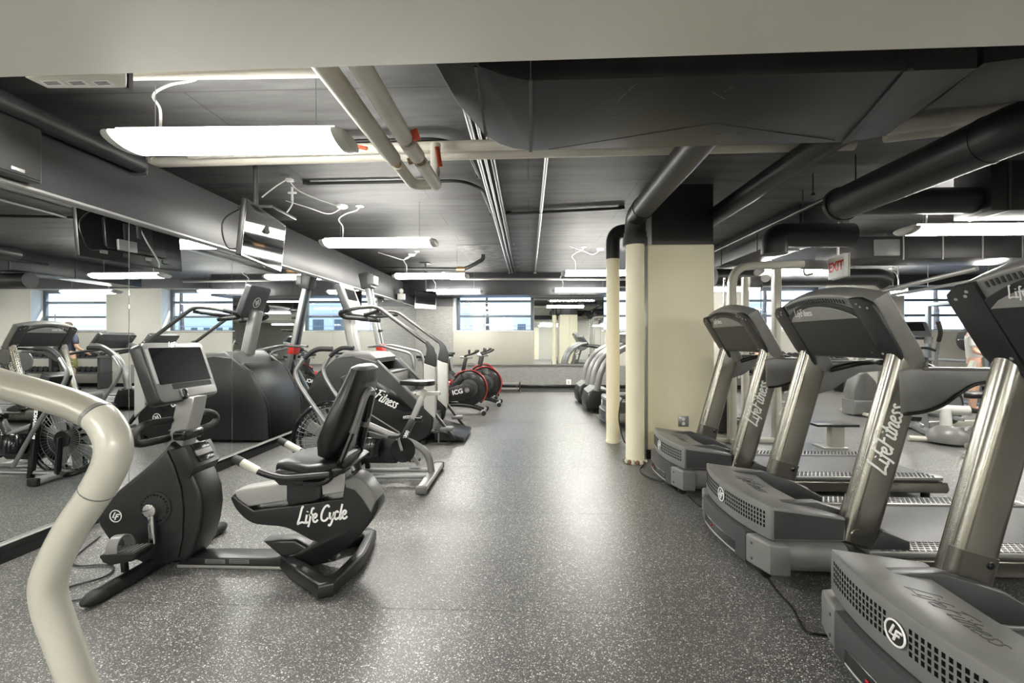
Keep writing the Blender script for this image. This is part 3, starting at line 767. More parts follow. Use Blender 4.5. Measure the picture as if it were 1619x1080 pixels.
# ---- conduits on the ceiling
zc = ZC - 0.03
def conduit(pts, r, mat, lab, cat='conduit'):
    t = thing('conduit', lab, cat, Vector(pts[0]))
    part('tube', MB().tube(fillet(pts, 0.12, 5), r, 10), mat, t)
    for p in (pts[0], pts[-1]): part('clip', MB().box((p[0], p[1], ZC - 0.022), (0.08, 0.03, 0.04), 0.004), mat, t)
    return t
xk = -0.46
conduit([(xk, 3.0, zc), (xk, 11.2, zc)], 0.022, M_STEEL, 'grey steel conduit along the ceiling left of the big duct, left of a close pair')
conduit([(xk + 0.06, 3.0, zc), (xk + 0.06, 11.2, zc)], 0.016, M_STEEL, 'grey steel conduit along the ceiling left of the big duct, right of a close pair')
conduit([(xk + 0.13, 2.9, zc), (xk + 0.13, 11.2, zc)], 0.025, M_DUCT, 'black conduit beside the pair of steel conduits')
conduit([(0.17, 3.1, zc), (0.17, 11.2, zc)], 0.02, M_STEEL, 'single grey steel conduit along the ceiling over the aisle')
conduit([(xk + 0.2, 5.95, zc), (1.2, 5.75, zc)], 0.02, M_DUCT, 'black cable conduit crossing the ceiling to the column')
conduit([(-2.4, 4.72, zc), (-0.7, 4.70, zc), (-0.52, 4.95, zc), (-0.48, 6.0, zc)], 0.018, M_DUCT, 'black cable run bending beside the pale U-bend pipe')
conduit([(-2.2, 3.75, zc), (-0.75, 3.72, zc), (-0.55, 3.9, zc), (-0.5, 4.6, zc)], 0.018, M_DUCT, 'black cable run bending behind the pale crossing pipes')
a, b = W(712, 441, 11.2), W(1010, 442, 11.2)
single('conduit', MB().cyl(a, b, 0.03, n=12), M_SILVER, 'pale conduit along the top of the black lintel beam', 'conduit', base=a)
pz = H + 1.5
a, b, c = W(600, 425, 8.9), W(735, 426, 8.9), W(764, 410, 8.9)
t = thing('sprinkler_pipe', 'short dark pipe with elbow under the ceiling above the third fixture', 'pipe', a)
part('barrel', MB().tube(fillet([a, b, c, Vector((c.x, c.y, ZC))], 0.12, 5), 0.04, 14), M_DUCT, t)
part('coupling', MB().cyl(W(735, 426, 8.9), W(722, 426, 8.9), 0.055, n=14), M_COPPER, t)
# chalk numbers on the slab
t = thing('chalk_marks', 'white chalked numbers on the black ceiling slab over the aisle', 'marking', WZ(814, 402, ZC))
for i, ch in enumerate('180644'):
    p = WZ(812 + i * 1.1, 386 + i * 7.2, ZC - 0.001)
    part('numeral', text_mb(ch, 0.30, axisM(p, (0, 0, -1), (1, 0, 0)), bold=0.006), M_GREYP, t)
part('scraped_patch', MB().prism([(p.x, p.y) for p in (WZ(722, 388, ZC), WZ(800, 385, ZC), WZ(805, 424, ZC), WZ(752, 424, ZC))], ZC - 0.004, ZC - 0.0005, axis='Z'), nmat('scraped_plaster', (0.13, 0.13, 0.125), 0.6, var=0.6, scale=6), t)
# smoke detectors
for (u, v), lab in (((541, 325), 'white ceiling rose with dangling cable above the second fixture'), ((651, 402), 'small white ceiling disc above the third fixture'), ((949, 393), 'white ceiling disc above the middle fixture')):
    p = WZ(u, v, ZC)
    t = thing('smoke_detector', lab, 'detector', p)
    part('base', MB().lathe([(0.07, 0.0), (0.07, -0.02), (0.05, -0.035), (0.0, -0.038)], 20, Matrix.Translation(p)), M_WHITE, t)
    part('lead', MB().tube(smooth([p + Vector((0, 0, -0.03)), p + Vector((-0.15, -0.05, -0.12)), p + Vector((-0.35, -0.2, -0.08)), p + Vector((-0.6, -0.25, -0.01))], 5), 0.006, 6), M_WHITE, t)

# loose white cables near the hanging television
zt_ = ZC - 0.01
cb = [([(455, 282), (470, 300), (500, 314), (535, 326)], 'white cable looping across the ceiling to the second fixture'),
      ([(455, 283), (440, 292), (425, 303), (414, 312)], 'white cable drooping to the television bracket'),
      ([(462, 300), (463, 318), (458, 330), (445, 345), (435, 352)], 'white cable hanging down behind the television')]
for pts, lab in cb:
    P = smooth([W(u, v, 4.6) for u, v in pts], 5)
    single('cable', MB().tube(P, 0.007, 8), M_WHITE, lab, 'cable', base=P[0])
t = thing('cable_junction', 'white splice box of the ceiling cables near the television', 'junction', W(458, 285, 4.6))
p = W(458, 285, 4.6)
part('box', MB().box(p, (0.07, 0.05, 0.03), 0.005), M_WHITE, t); part('suspension', MB().cyl(p, (p.x, p.y, ZC), 0.004, n=6), M_STEEL, t)
part('connector', MB().box(W(462, 305, 4.6), (0.09, 0.02, 0.02), 0.003).cyl(W(462, 296, 4.6), W(462, 318, 4.6), 0.012, n=8), M_WHITE, t)

# ---- panel box with printed labels under the soffit, ledge beside it
zz = 2.36
a, b = WZ(45, 122, zz), WZ(200, 138, zz)
t = thing('notice_panel', 'pale box with three printed labels hanging at the soffit edge, upper left', 'sign', WZ(120, 130, zz))
p00, p10, p11, p01 = WZ(40, 123, zz), WZ(200, 117, zz), WZ(200, 139, zz), WZ(76, 140, zz)
part('box', MB().prism([(p.x, p.y) for p in (p00, p10, p11, p01)], zz, 2.55, 0.004, axis='Z'), M_SOFFIT, t)
for (u0, u1, u2, u3) in ((61, 92, 107, 75), (101, 131, 145, 116), (141, 170, 184, 156)):
    q = [WZ(u0, 127, zz), WZ(u1, 125.5, zz), WZ(u2, 134.5, zz), WZ(u3, 136, zz)]
    part('printed_label', MB().prism([(p.x, p.y) for p in q], zz - 0.002, zz + 0.001, axis='Z'), M_LOGO, t)
    for f in (0.3, 0.5, 0.7):
        s0, s1 = q[0].lerp(q[3], f).lerp(q[1].lerp(q[2], f), 0.12), q[0].lerp(q[3], f).lerp(q[1].lerp(q[2], f), 0.8)
        part('print_line', MB().obox(s0 + Vector((0, 0, -0.0022)), s1 + Vector((0, 0, -0.0022)), 0.004, 0.001), M_GREYP, t)
part('side_strut', MB().box2((p11.x - 0.01, p11.y, 2.36), (p11.x + 0.01, p11.y + 0.02, ZC)), M_BLACK, t)
q = [WZ(203, 120, 2.62), WZ(512, 109, 2.62), WZ(512, 124, 2.62), WZ(203, 128, 2.62)]
ct_ = thing('cable_tray', 'pale cable tray above the nearest fixture along the soffit', 'tray', q[0])
part('trough', MB().prism([(p.x, p.y) for p in q], 2.62, 2.72, 0.003, axis='Z'), M_INSUL, ct_)
for f in (0.15, 0.85):
    h = q[0].lerp(q[1], f) + Vector((0, 0.04, 0)); part('hanger', MB().cyl((h.x, h.y, 2.7), (h.x, h.y, ZC), 0.006, n=6), M_BLACK, ct_)
# dark round pipe lying on the black band, speaker below it
yv = 3.30
t = thing('conduit_pipe', 'dark rounded pipe casing along the top of the black band at upper left', 'pipe', (-2.98, 0.5, 2.66))
part('casing', MB().tube([(-2.985, soffit_y(-2.985) + 0.01, 2.66), (-2.985, yv, 2.66)], 0.065, 16), M_DUCT, t)
part('end_plate', MB().box((-3.0, yv + 0.01, 2.66), (0.13, 0.02, 0.15), 0.01), M_CHAR, t)
sp = thing('loudspeaker', 'black loudspeaker box on the black band at the left edge', 'speaker', (-2.93, 2.45, 2.28))
part('cabinet', MB().box((-3.01, 2.42, 2.43), (0.09, 0.36, 0.34), 0.012), M_BLACK, sp)
part('grille', MB().box((-2.962, 2.42, 2.43), (0.012, 0.33, 0.31), 0.006), M_RUBBER, sp)
part('badge', MB().box((-2.954, 2.46, 2.30), (0.004, 0.07, 0.02), 0.002), M_SILVER, sp)

# ---- exit sign
p = W(1325, 422, 5.45)
ex = thing('exit_sign', 'white exit sign with red letters hanging right of the cable machine', 'sign', p)
R = Matrix.Rotation(math.radians(-97), 4, 'Z'); R.translation = p
part('housing', MB().box((0, 0, 0), (0.34, 0.05, 0.27), 0.006, M=R), M_WHITE, ex)
part('lettering', text_mb('EXIT', 0.155, R @ axisM((0, -0.026, 0.0), (0, -1, 0), (1, 0, 0)), bold=0.006), M_RED, ex)
part('bracket', MB().cyl(p + Vector((0, 0, 0.13)), (p.x, p.y, ZC), 0.012, n=8), M_WHITE, ex)
part('frame', MB().box((0, 0.03, 0), (0.36, 0.012, 0.28), 0.004, M=R), M_PALE, ex)

# ---- exterior beyond the windows
gr = struct('ground', MB().box2((-60, YB + 0.5, 0.95), (80, 120, 1.05)), nmat('pale_pavement', (0.62, 0.61, 0.60), 0.9, var=0.06, scale=0.6))
def building(x0, x1, y0, h, lab, c):
    t = thing('building', lab, 'building', ((x0 + x1) / 2, y0, 1.05))
    part('walls', MB().box2((x0, y0, 1.05), (x1, y0 + 8, h)), nmat('render_%d' % int(c * 100), (c, c, c * 0.97), 0.8), t)
    part('parapet', MB().box2((x0 - 0.15, y0 - 0.15, h), (x1 + 0.15, y0 + 8.2, h + 0.3), 0.03), M_WHITE, t)
    n = max(2, int((x1 - x0) / 2.2))
    for i in range(n):
        xa_ = x0 + (x1 - x0) * (i + 0.25) / n; xb_ = x0 + (x1 - x0) * (i + 0.75) / n
        for z in [q for q in (2.2, 4.6, 7.0) if q + 1.4 < h]:
            w_ = part('window', MB().box2((xa_, y0 - 0.06, z), (xb_, y0 + 0.02, z + 1.3), 0.02), M_GREYP, t)
            part('pane', MB().box2((xa_ + 0.08, y0 - 0.075, z + 0.08), (xb_ - 0.08, y0 - 0.055, z + 1.22)), M_FRAME, w_)
    return t
building(-16, -6.5, 44, 5.2, 'low pale building across the street, beyond the left back window', 0.85)
building(12.5, 24, 46, 5.0, 'pale flat-roofed building outside, beyond the third window', 0.7)
building(44, 62, 75, 5.0, 'white storefront building outside the right-hand window', 0.75)
building(-2, 7, 60, 4.2, 'far white building outside, small in the first window', 0.8)
M_BARK = nmat('bark', (0.10, 0.085, 0.075), 0.9, var=0.2)
def tree(x, y, h, lab, seed):
    rnd = random.Random(seed); mb = MB()
    def br(p, d, l, r, lv):
        q = p + d * l; mb.tube([p, p.lerp(q, 0.5) + Vector((rnd.uniform(-.06, .06), rnd.uniform(-.06, .06), 0)) * l, q], r, 5, radii=[r, r * 0.85, r * 0.7], caps=False)
        if lv == 0: return
        for _ in range(3 if lv > 1 else 4):
            dd = (d + Vector((rnd.uniform(-1, 1), rnd.uniform(-1, 1), rnd.uniform(-.15, .7))) * 0.75).normalized()
            br(q if rnd.random() < 0.7 else p.lerp(q, 0.7), dd, l * rnd.uniform(0.6, 0.8), r * 0.62, lv - 1)
    t = thing('bare_tree', lab, 'tree', (x, y, 1.05))
    part('trunk', MB().cyl((x, y, 1.0), (x, y, 1.05 + h * 0.28), 0.11 * h / 5, 0.08 * h / 5, 8), M_BARK, t)
    br(Vector((x, y, 1.05 + h * 0.27)), Vector((0, 0, 1)), h * 0.25, 0.075 * h / 5, 4)
    part('branches', mb, M_BARK, t)
tree(-2.3, 25, 6, 'bare tree outside the first back window', 1)
tree(11.5, 22, 6, 'bare tree outside the third back window', 2)
tree(20.5, 23, 6.5, 'bare tree outside the right-hand back window', 3)
tree(9.5, 27, 5, 'bare tree farther off outside the second window', 4)
fe = thing('street_fence', 'thin wire fence along the pavement outside the windows', 'fence', (0, 20, 1.05))
for x in range(-8, 34, 3): part('post', MB().cyl((x, 20, 1.0), (x, 20, 2.55), 0.025, n=6), M_STEEL, fe)
for z in (1.35, 1.95, 2.5): part('wire', MB().cyl((-8, 20, z), (31, 20, z), 0.012, n=5), M_STEEL, fe)
# ================================================================ TREADMILLS
def front_x(y, hw=0.46, bulge=0.085): return bulge * (abs(y) / hw) ** 2.2
def make_treadmill(name, label):
    t = thing(name, label, 'treadmill', (0, 0, 0), 'treadmills facing the aisle')
    # ---- motor hood: curved front, top falling towards the belt
    ys = [-0.43 + 0.86 * k / 16 for k in range(17)]
    poly = [(front_x(y) + 0.012, y) for y in ys] + [(0.47, 0.43), (0.47, 0.40), (0.36, 0.30), (0.33, 0.0), (0.36, -0.30), (0.47, -0.40), (0.47, -0.43)]
    mb = MB().prism(poly, 0.235, 0.42, 0.010, 2, axis='Z')
    for v in mb.v:
        if v.z > 0.3: v.z -= max(0, v.x - 0.06) * 0.13
    part('motor_hood', mb, M_MIDGREY, t, label='grey motor hood with a curved front')
    # dark side cheeks
    for s in (-1, 1):
        part('hood_cheek', MB().prism([(0.10, 0.245), (0.46, 0.245), (0.47, 0.352), (0.10, 0.398)], s * 0.428, s * 0.4345, 0.002, 1), M_CHAR, t)
        # wedge fairing beside the upright, on the belt side
        q = [(0.20, 0.400), (0.40, 0.405), (0.62, 0.335), (0.80, 0.235), (0.80, 0.20), (0.42, 0.22), (0.30, 0.33)]
        part('upright_fairing', MB().prism(q, s * 0.255, s * 0.315, 0.010), M_CHAR, t)
    # ---- bumper under the hood
    yb_ = [-0.30 + 0.60 * k / 14 for k in range(15)]
    pl = [(front_x(y) - 0.022, y) for y in yb_] + [(0.20, 0.30), (0.20, -0.30)]
    bp = part('front_bumper', MB().prism(pl, 0.055, 0.232, 0.010, 2, axis='Z'), M_CHAR, t)
    ps = [(front_x(y) - 0.0245, y) for y in yb_ if abs(y) < 0.235]
    part('grip_slot', MB().prism(ps + [(x + 0.02, y) for x, y in ps[::-1]], 0.085, 0.138, 0.002, 1, axis='Z'), M_BLACKG, bp)
    part('trim_line', MB().prism(ps + [(x + 0.02, y) for x, y in ps[::-1]], 0.072, 0.080, 0.001, 1, axis='Z'), M_SILVER, bp)
    part('power_switch', MB().box((front_x(0) - 0.026, 0.08, 0.11), (0.004, 0.012, 0.010), 0.001), M_TRED, bp)
    for s in (-1, 1):
        pc = [(front_x(y) - 0.020, y) for y in [s * (0.305 + 0.155 * k / 6) for k in range(7)]]
        pl = pc + [(0.16, s * 0.475), (0.16, s * 0.305)]
        cp = part('end_cap', MB().prism(pl, 0.062, 0.228, 0.016, 3, axis='Z'), M_MIDGREY, t)
        for z in (0.10, 0.185):
            part('screw', MB().lathe([(0.0, 0.004), (0.006, 0.003), (0.008, 0.0)], 10, axisM((front_x(0.345) - 0.020, s * 0.345, z), (-1, s * 0.35, 0))), M_DARKPR, cp)
        sr = rrect(0.135, 0.158, 0.062, 6)
        part('side_roll', MB().loft([[(x, s * 0.398 + a * k, 0.148 + b * k) for a, b in sr] for x, k in ((0.115, 0.9), (0.13, 1.0), (0.46, 1.0), (0.475, 0.92))]), M_MIDGREY, t)
        part('wheel', MB().cyl((0.10, s * 0.30, 0.03), (0.10, s * 0.36, 0.03), 0.029, n=14), M_RUBBER, t)
    # ---- vent holes as dark boxes, inner shade put into the colour: one part per side
    for s in (-1, 1):
        mb = MB()
        for r in range(4):
            for c in range(17):
                y = s * (0.052 + 0.021 * c); z = 0.372 - 0.024 * r
                x = front_x(y) + 0.012
                sl = (front_x(abs(y) + 0.001) - front_x(abs(y))) / 0.001
                R = axisM((x, y, z), (-1, s * sl, 0), (0, 1, 0))
                mb.box((0, 0, -0.001), (0.0112, 0.0165, 0.0035), 0, 1, R)
        part('vent_holes', mb, M_HOLE, t, kind='stuff')
    EM = axisM((front_x(0) + 0.0085, 0, 0.335), (-1, 0, 0), (0, -1, 0))
    eb = part('emblem', MB().lathe([(0.0, 0.002), (0.042, 0.002), (0.043, 0.0)], 28, EM), M_BLACK, t)
    part('letter_mark', emblem_mb(0.040, EM @ Matrix.Translation((0, 0, 0.002))), M_LOGO, eb, label='white ring with two slanted letters')
    part('embossed_lettering', script_mb('LifeFitness', 0.075, axisM((0.19, 0.0, 0.4035), (0.13, 0, 1), (0, -1, 0)), 0.07), M_CHAR, t)
    # ---- uprights: wide flattened tubes leaning back
    for s in (-1, 1):
        p0, p1 = Vector((0.545, s * 0.385, 0.20)), Vector((0.83, s * 0.385, 1.235))
        d = (p1 - p0).normalized(); X = Vector((d.z, 0, -d.x)); Yv = Vector((0, 1, 0))
        rr = rrect(0.185, 0.105, 0.045, 6)
        def sec(p, k=1.0, f=1.0): return [p + X * a * k + Yv * b * k * f for a, b in rr]
        part('upright', MB().loft([sec(p0.lerp(p1, f)) for f in (0.02, 0.5, 1.0)]), M_STEELU, t)
        inn = Vector((0, -s * 0.0215, 0))
        cl = part('upright_collar', MB().loft([sec(p0 + inn, 1.01, 0.614), sec(p0.lerp(p1, 0.235) + inn, 1.012, 0.614)]), nmat('dark_pewter', (0.13, 0.125, 0.11), 0.3, metal=0.8), t)
        part('bolt', MB().lathe([(0.0, 0.002), (0.013, 0.002), (0.016, 0.0)], 14, axisM(p0.lerp(p1, 0.195) + Vector((0.045, -s * 0.0555, 0)), (0, -s, 0))), M_BLACKG, cl)
        pz_ = p0.lerp(p1, 0.075) + Vector((-0.04, s * 0.0535, 0))
        part('cap_disc', MB().lathe([(0.0, 0.004), (0.028, 0.004), (0.032, 0.0)], 18, axisM(pz_, (0, s, 0))), M_STEELU, cl)
        c = p0.lerp(p1, 0.56) + Vector((0, s * 0.0528, 0))
        part('lettering', script_mb('LifeFitness', 0.088, axisM(c + X * -0.012, (0, s, 0), d if s < 0 else -d), 0.13, depth=0.0008), M_LOGO, t)
        # rear foot of the fairing
        part('foot_bracket', MB().prism([(0.60, 0.20), (0.80, 0.20), (0.80, 0.245), (0.66, 0.30)], s * 0.40, s * 0.44, 0.006), M_CHAR, t)
    # ---- console, built in its own tilted plane: a across, b up the slope, w outwards (towards the runner)
    B0 = Vector((0.775, 0, 1.20)); Vd = Vector((-0.50, 0, 0.866)).normalized(); Wd = Vector((0.866, 0, 0.50)).normalized()
    CM = Matrix((Vector((0, 1, 0)), Vd, Wd)).transposed().to_4x4(); CM.translation = B0
    top = [(0.455 - 0.91 * k / 14, 0.365 + 0.085 * (1 - (1 - 2 * k / 14) ** 2)) for k in range(15)]
    shell = [(-0.31, -0.005), (0.31, -0.005), (0.335, -0.14), (0.40, -0.155), (0.425, -0.12), (0.450, 0.02)] + top + [(-0.450, 0.02), (-0.425, -0.12), (-0.40, -0.155), (-0.335, -0.14)]
    part('console_shell', MB().prism(shell, 0.0, 0.105, 0.020, 3, axis='Z', M=CM), M_SHELL, t)
    tb = [(a * 0.70, b - 0.045) for a, b in top]
    part('back_panel', MB().prism([(-0.31, 0.015), (0.31, 0.015)] + tb, -0.012, 0.004, 0.003, 1, axis='Z', M=CM), M_DARKP, t)
    for s in (-1, 1):
        pl = [(s * 0.315, -0.03), (s * 0.345, -0.095), (s * 0.40, -0.09), (s * 0.452, 0.06), (s * 0.462, 0.33), (s * 0.452, 0.36), (s * 0.40, 0.395), (s * 0.318, 0.40)]
        sp_ = part('side_plate', MB().prism(pl, -0.016, 0.006, 0.005, 2, axis='Z', M=CM), M_DARKP, t)
        for a, b in ((0.42, 0.335), (0.36, 0.365), (0.375, 0.345), (0.34, 0.05), (0.375, 0.045), (0.41, 0.035)):
            part('screw', MB().lathe([(0.0, 0.004), (0.006, 0.003), (0.0075, 0.0)], 10, CM @ axisM((s * a, b, -0.016), (0, 0, -1))), M_SILVER, sp_)
        part('cable_hole', MB().lathe([(0.0, 0.001), (0.022, 0.001), (0.022, 0.0)], 16, CM @ axisM((s * 0.345, -0.02, -0.016), (0, 0, -1))), M_DARKPR, sp_)
    arch = [(a * 0.68, b - 0.075) for a, b in top]
    low = [(arch[0][0] + (arch[-1][0] - arch[0][0]) * k / 10, arch[0][1] + 0.0 + 0.0 * k) for k in range(1, 10)]
    bd = part('badge', MB().prism(arch + [(a, b - 0.045) for a, b in low[::-1][::-1]][::-1] if False else [(arch[0][0], arch[0][1] - 0.012)] + arch[1:-1] + [(arch[-1][0], arch[-1][1] - 0.012)], -0.018, -0.004, 0.003, 1, axis='Z', M=CM), nmat('badge_grey', (0.24, 0.24, 0.23), 0.35), t, label='pale grey lens-shaped badge')
    part('lettering', script_mb('LifeFitness', 0.042, CM @ axisM((0.13, 0.335, -0.0182), (0, 0, -1), (-1, 0, 0)), 0.11), M_LOGO, bd)
    mb = MB()
    for k in range(26):
        a = -0.27 + 0.54 * k / 25; b = 0.365 + 0.085 * (1 - (a / 0.455) ** 2) - 0.034
        mb.box((a, b, -0.0125), (0.009, 0.026, 0.004), 0, 1, CM)
    part('vent_ribs', mb, M_DARKPR, t, kind='stuff')
    for k, a in enumerate((-0.26, 0.0, 0.20, 0.27)):
        part('screw', MB().lathe([(0.0, 0.003), (0.006, 0.002), (0.008, 0.0)], 10, CM @ axisM((a, 0.05 + 0.03 * (k % 2), -0.012), (0, 0, -1))), M_DARKPR, t)
    sc = part('screen', MB().prism(rrect(0.46, 0.27, 0.02), 0.104, 0.110, 0.002, 1, axis='Z', M=CM @ Matrix.Translation((0, 0.225, 0))), M_SCREEN, t)
    part('key_panel', MB().prism(rrect(0.66, 0.09, 0.02), 0.104, 0.112, 0.003, 1, axis='Z', M=CM @ Matrix.Translation((0, 0.03, 0))), M_CHAR, t)
    # ---- arms, hand bar, cup tray
    for s in (-1, 1):
        arm = [(0.74, 1.15), (0.80, 1.165), (1.30, 1.16), (1.50, 1.14), (1.54, 1.11), (1.52, 1.085), (1.30, 1.095), (1.13, 1.08), (1.04, 1.03), (0.95, 0.965), (0.85, 0.93), (0.75, 0.92)]
        ar = part('arm', MB().prism(arm, s * 0.36, s * 0.445, 0.012, 3), M_MIDGREY, t)
        part('arm_cap', MB().prism([(0.86, 1.166), (1.30, 1.162), (1.51, 1.138), (1.50, 1.13), (1.30, 1.148), (0.86, 1.152)], s * 0.352, s * 0.453, 0.004, 1), M_GREYP, ar)
        part('arm_edge', MB().tube(smooth([Vector((x, s * 0.452, z)) for x, z in [(0.76, 0.922), (0.85, 0.932), (0.95, 0.967), (1.04, 1.032), (1.13, 1.082), (1.30, 1.096), (1.50, 1.088)]], 4), 0.009, 8), M_BLACK, ar)
    part('hand_bar', MB().tube(fillet([(0.92, -0.36, 1.10), (1.06, -0.30, 1.15), (1.06, -0.12, 1.17), (0.98, 0, 1.17), (1.06, 0.12, 1.17), (1.06, 0.30, 1.15), (0.92, 0.36, 1.10)], 0.06, 5), 0.019, 12), M_BLACK, t)
    part('cross_tray', MB().box((0.86, 0, 1.245), (0.07, 0.60, 0.03), 0.010, 3), M_CHAR, t)
    # ---- deck
    part('deck_frame', MB().box2((0.40, -0.41, 0.05), (2.16, 0.41, 0.165), 0.012), M_CHAR, t)
    for s in (-1, 1):
        part('side_beam', MB().prism([(0.46, 0.06), (2.20, 0.06), (2.22, 0.09), (2.20, 0.15), (0.46, 0.15)], s * 0.405, s * 0.44, 0.012, 3), M_STEELU, t)
        fr_ = part('foot_rail', MB().box2((0.60, s * 0.29, 0.16), (2.18, s * 0.425, 0.186), 0.008), M_TREAD, t)
        mb = MB()
        for i in range(44):
            for j in range(5):
                x = 0.69 + i * 0.033 + (0.0165 if j % 2 else 0); y = s * (0.307 + 0.0255 * j)
                mb.box((x, y, 0.187), (0.019, 0.009, 0.005), 0, 1)
        part('tread_nubs', mb, M_CHAR, fr_, kind='stuff')
        part('rail_tip', MB().prism(arc2(2.15, 0, 0.067, -PI / 2, PI / 2, 10), 0.155, 0.184, 0.004, 1, axis='Z', M=Matrix.Translation((0, s * 0.357, 0))), M_SILVER, fr_)
        part('rear_foot', MB().cyl((2.08, s * 0.37, 0.0), (2.08, s * 0.37, 0.06), 0.03, n=14), M_RUBBER, t)
    part('running_belt', MB().box2((0.40, -0.285, 0.12), (2.15, 0.285, 0.176), 0.02, 3), M_BELT, t)
    part('rear_roller', MB().cyl((2.15, -0.285, 0.125), (2.15, 0.285, 0.125), 0.046, n=18), M_RUBBER, t)
    return t

TX = 1.215
tm = make_treadmill('treadmill', 'nearest treadmill at the right edge, perforated hood and script lettering embossed on top')
tm.location = (TX, 1.52, 0)
dup(tm, (TX, 2.85, 0), 'middle treadmill of the three in front of the column, between the other two')
dup(tm, (TX, 4.17, 0), 'treadmill standing against the cream column, smallest of the three in front')
dup(tm, (1.165, 7.08, 0), 'treadmill just behind the cream standpipes, mostly hidden by them')

# ---- curved-mast treadmills farther down the row
def make_curved(name, label):
    t = thing(name, label, 'treadmill', (0, 0, 0), 'curved-mast treadmills by the back wall')
    side = [(0.02, 0.06), (0.0, 0.20), (0.05, 0.36), (0.16, 0.44), (0.42, 0.40), (0.50, 0.20), (0.50, 0.06)]
    part('motor_hood', MB().prism(side, -0.36, 0.36, 0.04, 3), M_BLACK, t)
    part('hood_top', MB().prism([(0.045, 0.37), (0.165, 0.452), (0.43, 0.41), (0.42, 0.40), (0.16, 0.43), (0.06, 0.36)], -0.33, 0.33, 0.01), M_SILVER, t, label='pale top cover')
    for s in (-1, 1):
        C = [Vector((0.20 + 0.0, s * 0.36, 0.40)), Vector((0.27, s * 0.36, 0.72)), Vector((0.42, s * 0.36, 0.98)), Vector((0.68, s * 0.36, 1.16)), Vector((0.90, s * 0.36, 1.22))]
        part('mast', MB().tube(smooth(C, 6), 0.055, 14), M_MAST, t)
        part('arm', MB().tube(fillet([(0.70, s * 0.36, 1.14), (1.05, s * 0.38, 1.10), (1.40, s * 0.38, 1.04)], 0.1), 0.026, 10), M_BLACK, t)
        part('foot_rail', MB().box2((0.5, s * 0.27, 0.12), (2.0, s * 0.38, 0.17), 0.01), M_SILVER, t)
        part('foot', MB().cyl((0.15, s * 0.25, 0.0), (0.15, s * 0.25, 0.07), 0.035, n=12), M_RUBBER, t)
    CM = axisM((0.84, 0, 1.31), (0.80, 0, 0.60), (0, 1, 0))
    part('console', MB().prism(rrect(0.78, 0.34, 0.05), -0.05, 0.03, 0.012, axis='Z', M=CM), M_CHAR, t)
    part('screen', MB().prism(rrect(0.40, 0.22, 0.02), 0.029, 0.034, 0.002, 1, axis='Z', M=CM @ Matrix.Translation((0, 0.03, 0))), M_SCREEN, t)
    part('reading_rack', MB().box((0, 0.14, 0.04), (0.6, 0.02, 0.03), 0.004, M=CM), M_BLACK, t)
    part('deck_frame', MB().box2((0.42, -0.37, 0.04), (2.02, 0.37, 0.13), 0.01), M_CHAR, t)
    part('running_belt', MB().box2((0.45, -0.265, 0.10), (2.0, 0.265, 0.16), 0.02), M_BELT, t)
    return t
cv = make_curved('treadmill', 'curved-mast treadmill with pale hood, nearer of the two left of the cream pipes')
cv.location = (1.03, 8.33, 0)
dup(cv, (1.0, 9.40, 0), 'curved-mast treadmill farther of the two left of the cream pipes, nearest the back wall')

# ---- power cords on the floor
def cord(pts, lab, r=0.006, mat=M_BLACK):
    P = smooth([WZ(u, v, 0.008) for u, v in pts], 6)
    single('floor_cable', MB().tube(P, r, 8), mat, lab, 'cord', base=P[0])
cord([(1208, 905), (1228, 935), (1252, 962), (1270, 995), (1292, 1003), (1318, 1006)], 'black power cord curving on the floor between the two nearest treadmills')
cord([(1088, 784), (1106, 800), (1118, 800)], 'short black power cord between the middle treadmill and the one by the column')
cord([(1018, 735), (1012, 742), (1020, 752), (1044, 760), (1058, 758), (1050, 735), (1030, 732)], 'coiled black cord at the foot of the column')
P = smooth([Vector((1.22, 5.62, 0.62)), Vector((1.16, 5.6, 0.52)), Vector((1.14, 5.6, 0.3)), Vector((1.2, 5.6, 0.05)), Vector((1.26, 5.65, 0.01))], 6)
single('floor_cable', MB().tube(P, 0.008, 8), M_BLACK, 'black cord hanging between the two cream standpipes', 'cord', base=P[0])
# ================================================================ LEFT SIDE MACHINES
# ---- recumbent bike (profile points taken on its near and centre planes)
YC = 2.525
bk = thing('recumbent_bike', 'black recumbent exercise bike with large dark screen and grey seat rail', 'exercise bike', (-1.6, YC, 0))
yn = 2.43
hs = XZ([(268, 700), (248, 722), (222, 745), (186, 775), (160, 800), (150, 816), (156, 834), (172, 858), (192, 882), (215, 898), (238, 905), (272, 903), (292, 893), (306, 868), (315, 838), (319, 808), (316, 780), (306, 755), (292, 730), (280, 710)], yn)
hs = [(x, max(z, 0.055)) for x, z in hs]
part('drive_housing', MB().prism(hs, yn, 2 * YC - yn, 0.022, 3), M_BLACK, bk)
hp = XZ([(266, 712), (224, 752), (190, 780), (160, 812), (168, 842), (192, 872), (236, 892), (270, 890), (284, 880), (290, 850), (292, 806), (288, 770), (278, 738)], yn)
part('side_cover', MB().prism(hp, yn - 0.012, yn + 0.02, 0.008, 2), M_BLACK, bk)
part('side_cover', MB().prism(hp, 2 * YC - yn - 0.02, 2 * YC - yn + 0.012, 0.008, 2), M_BLACK, bk)
ec = W(183, 816, yn - 0.013)
part('emblem', emblem_mb(0.033, axisM(ec, (0, -1, 0), (1, 0, 0))), M_LOGO, bk, label='white ring with two slanted letters')
cc = W(246, 803, yn - 0.012)
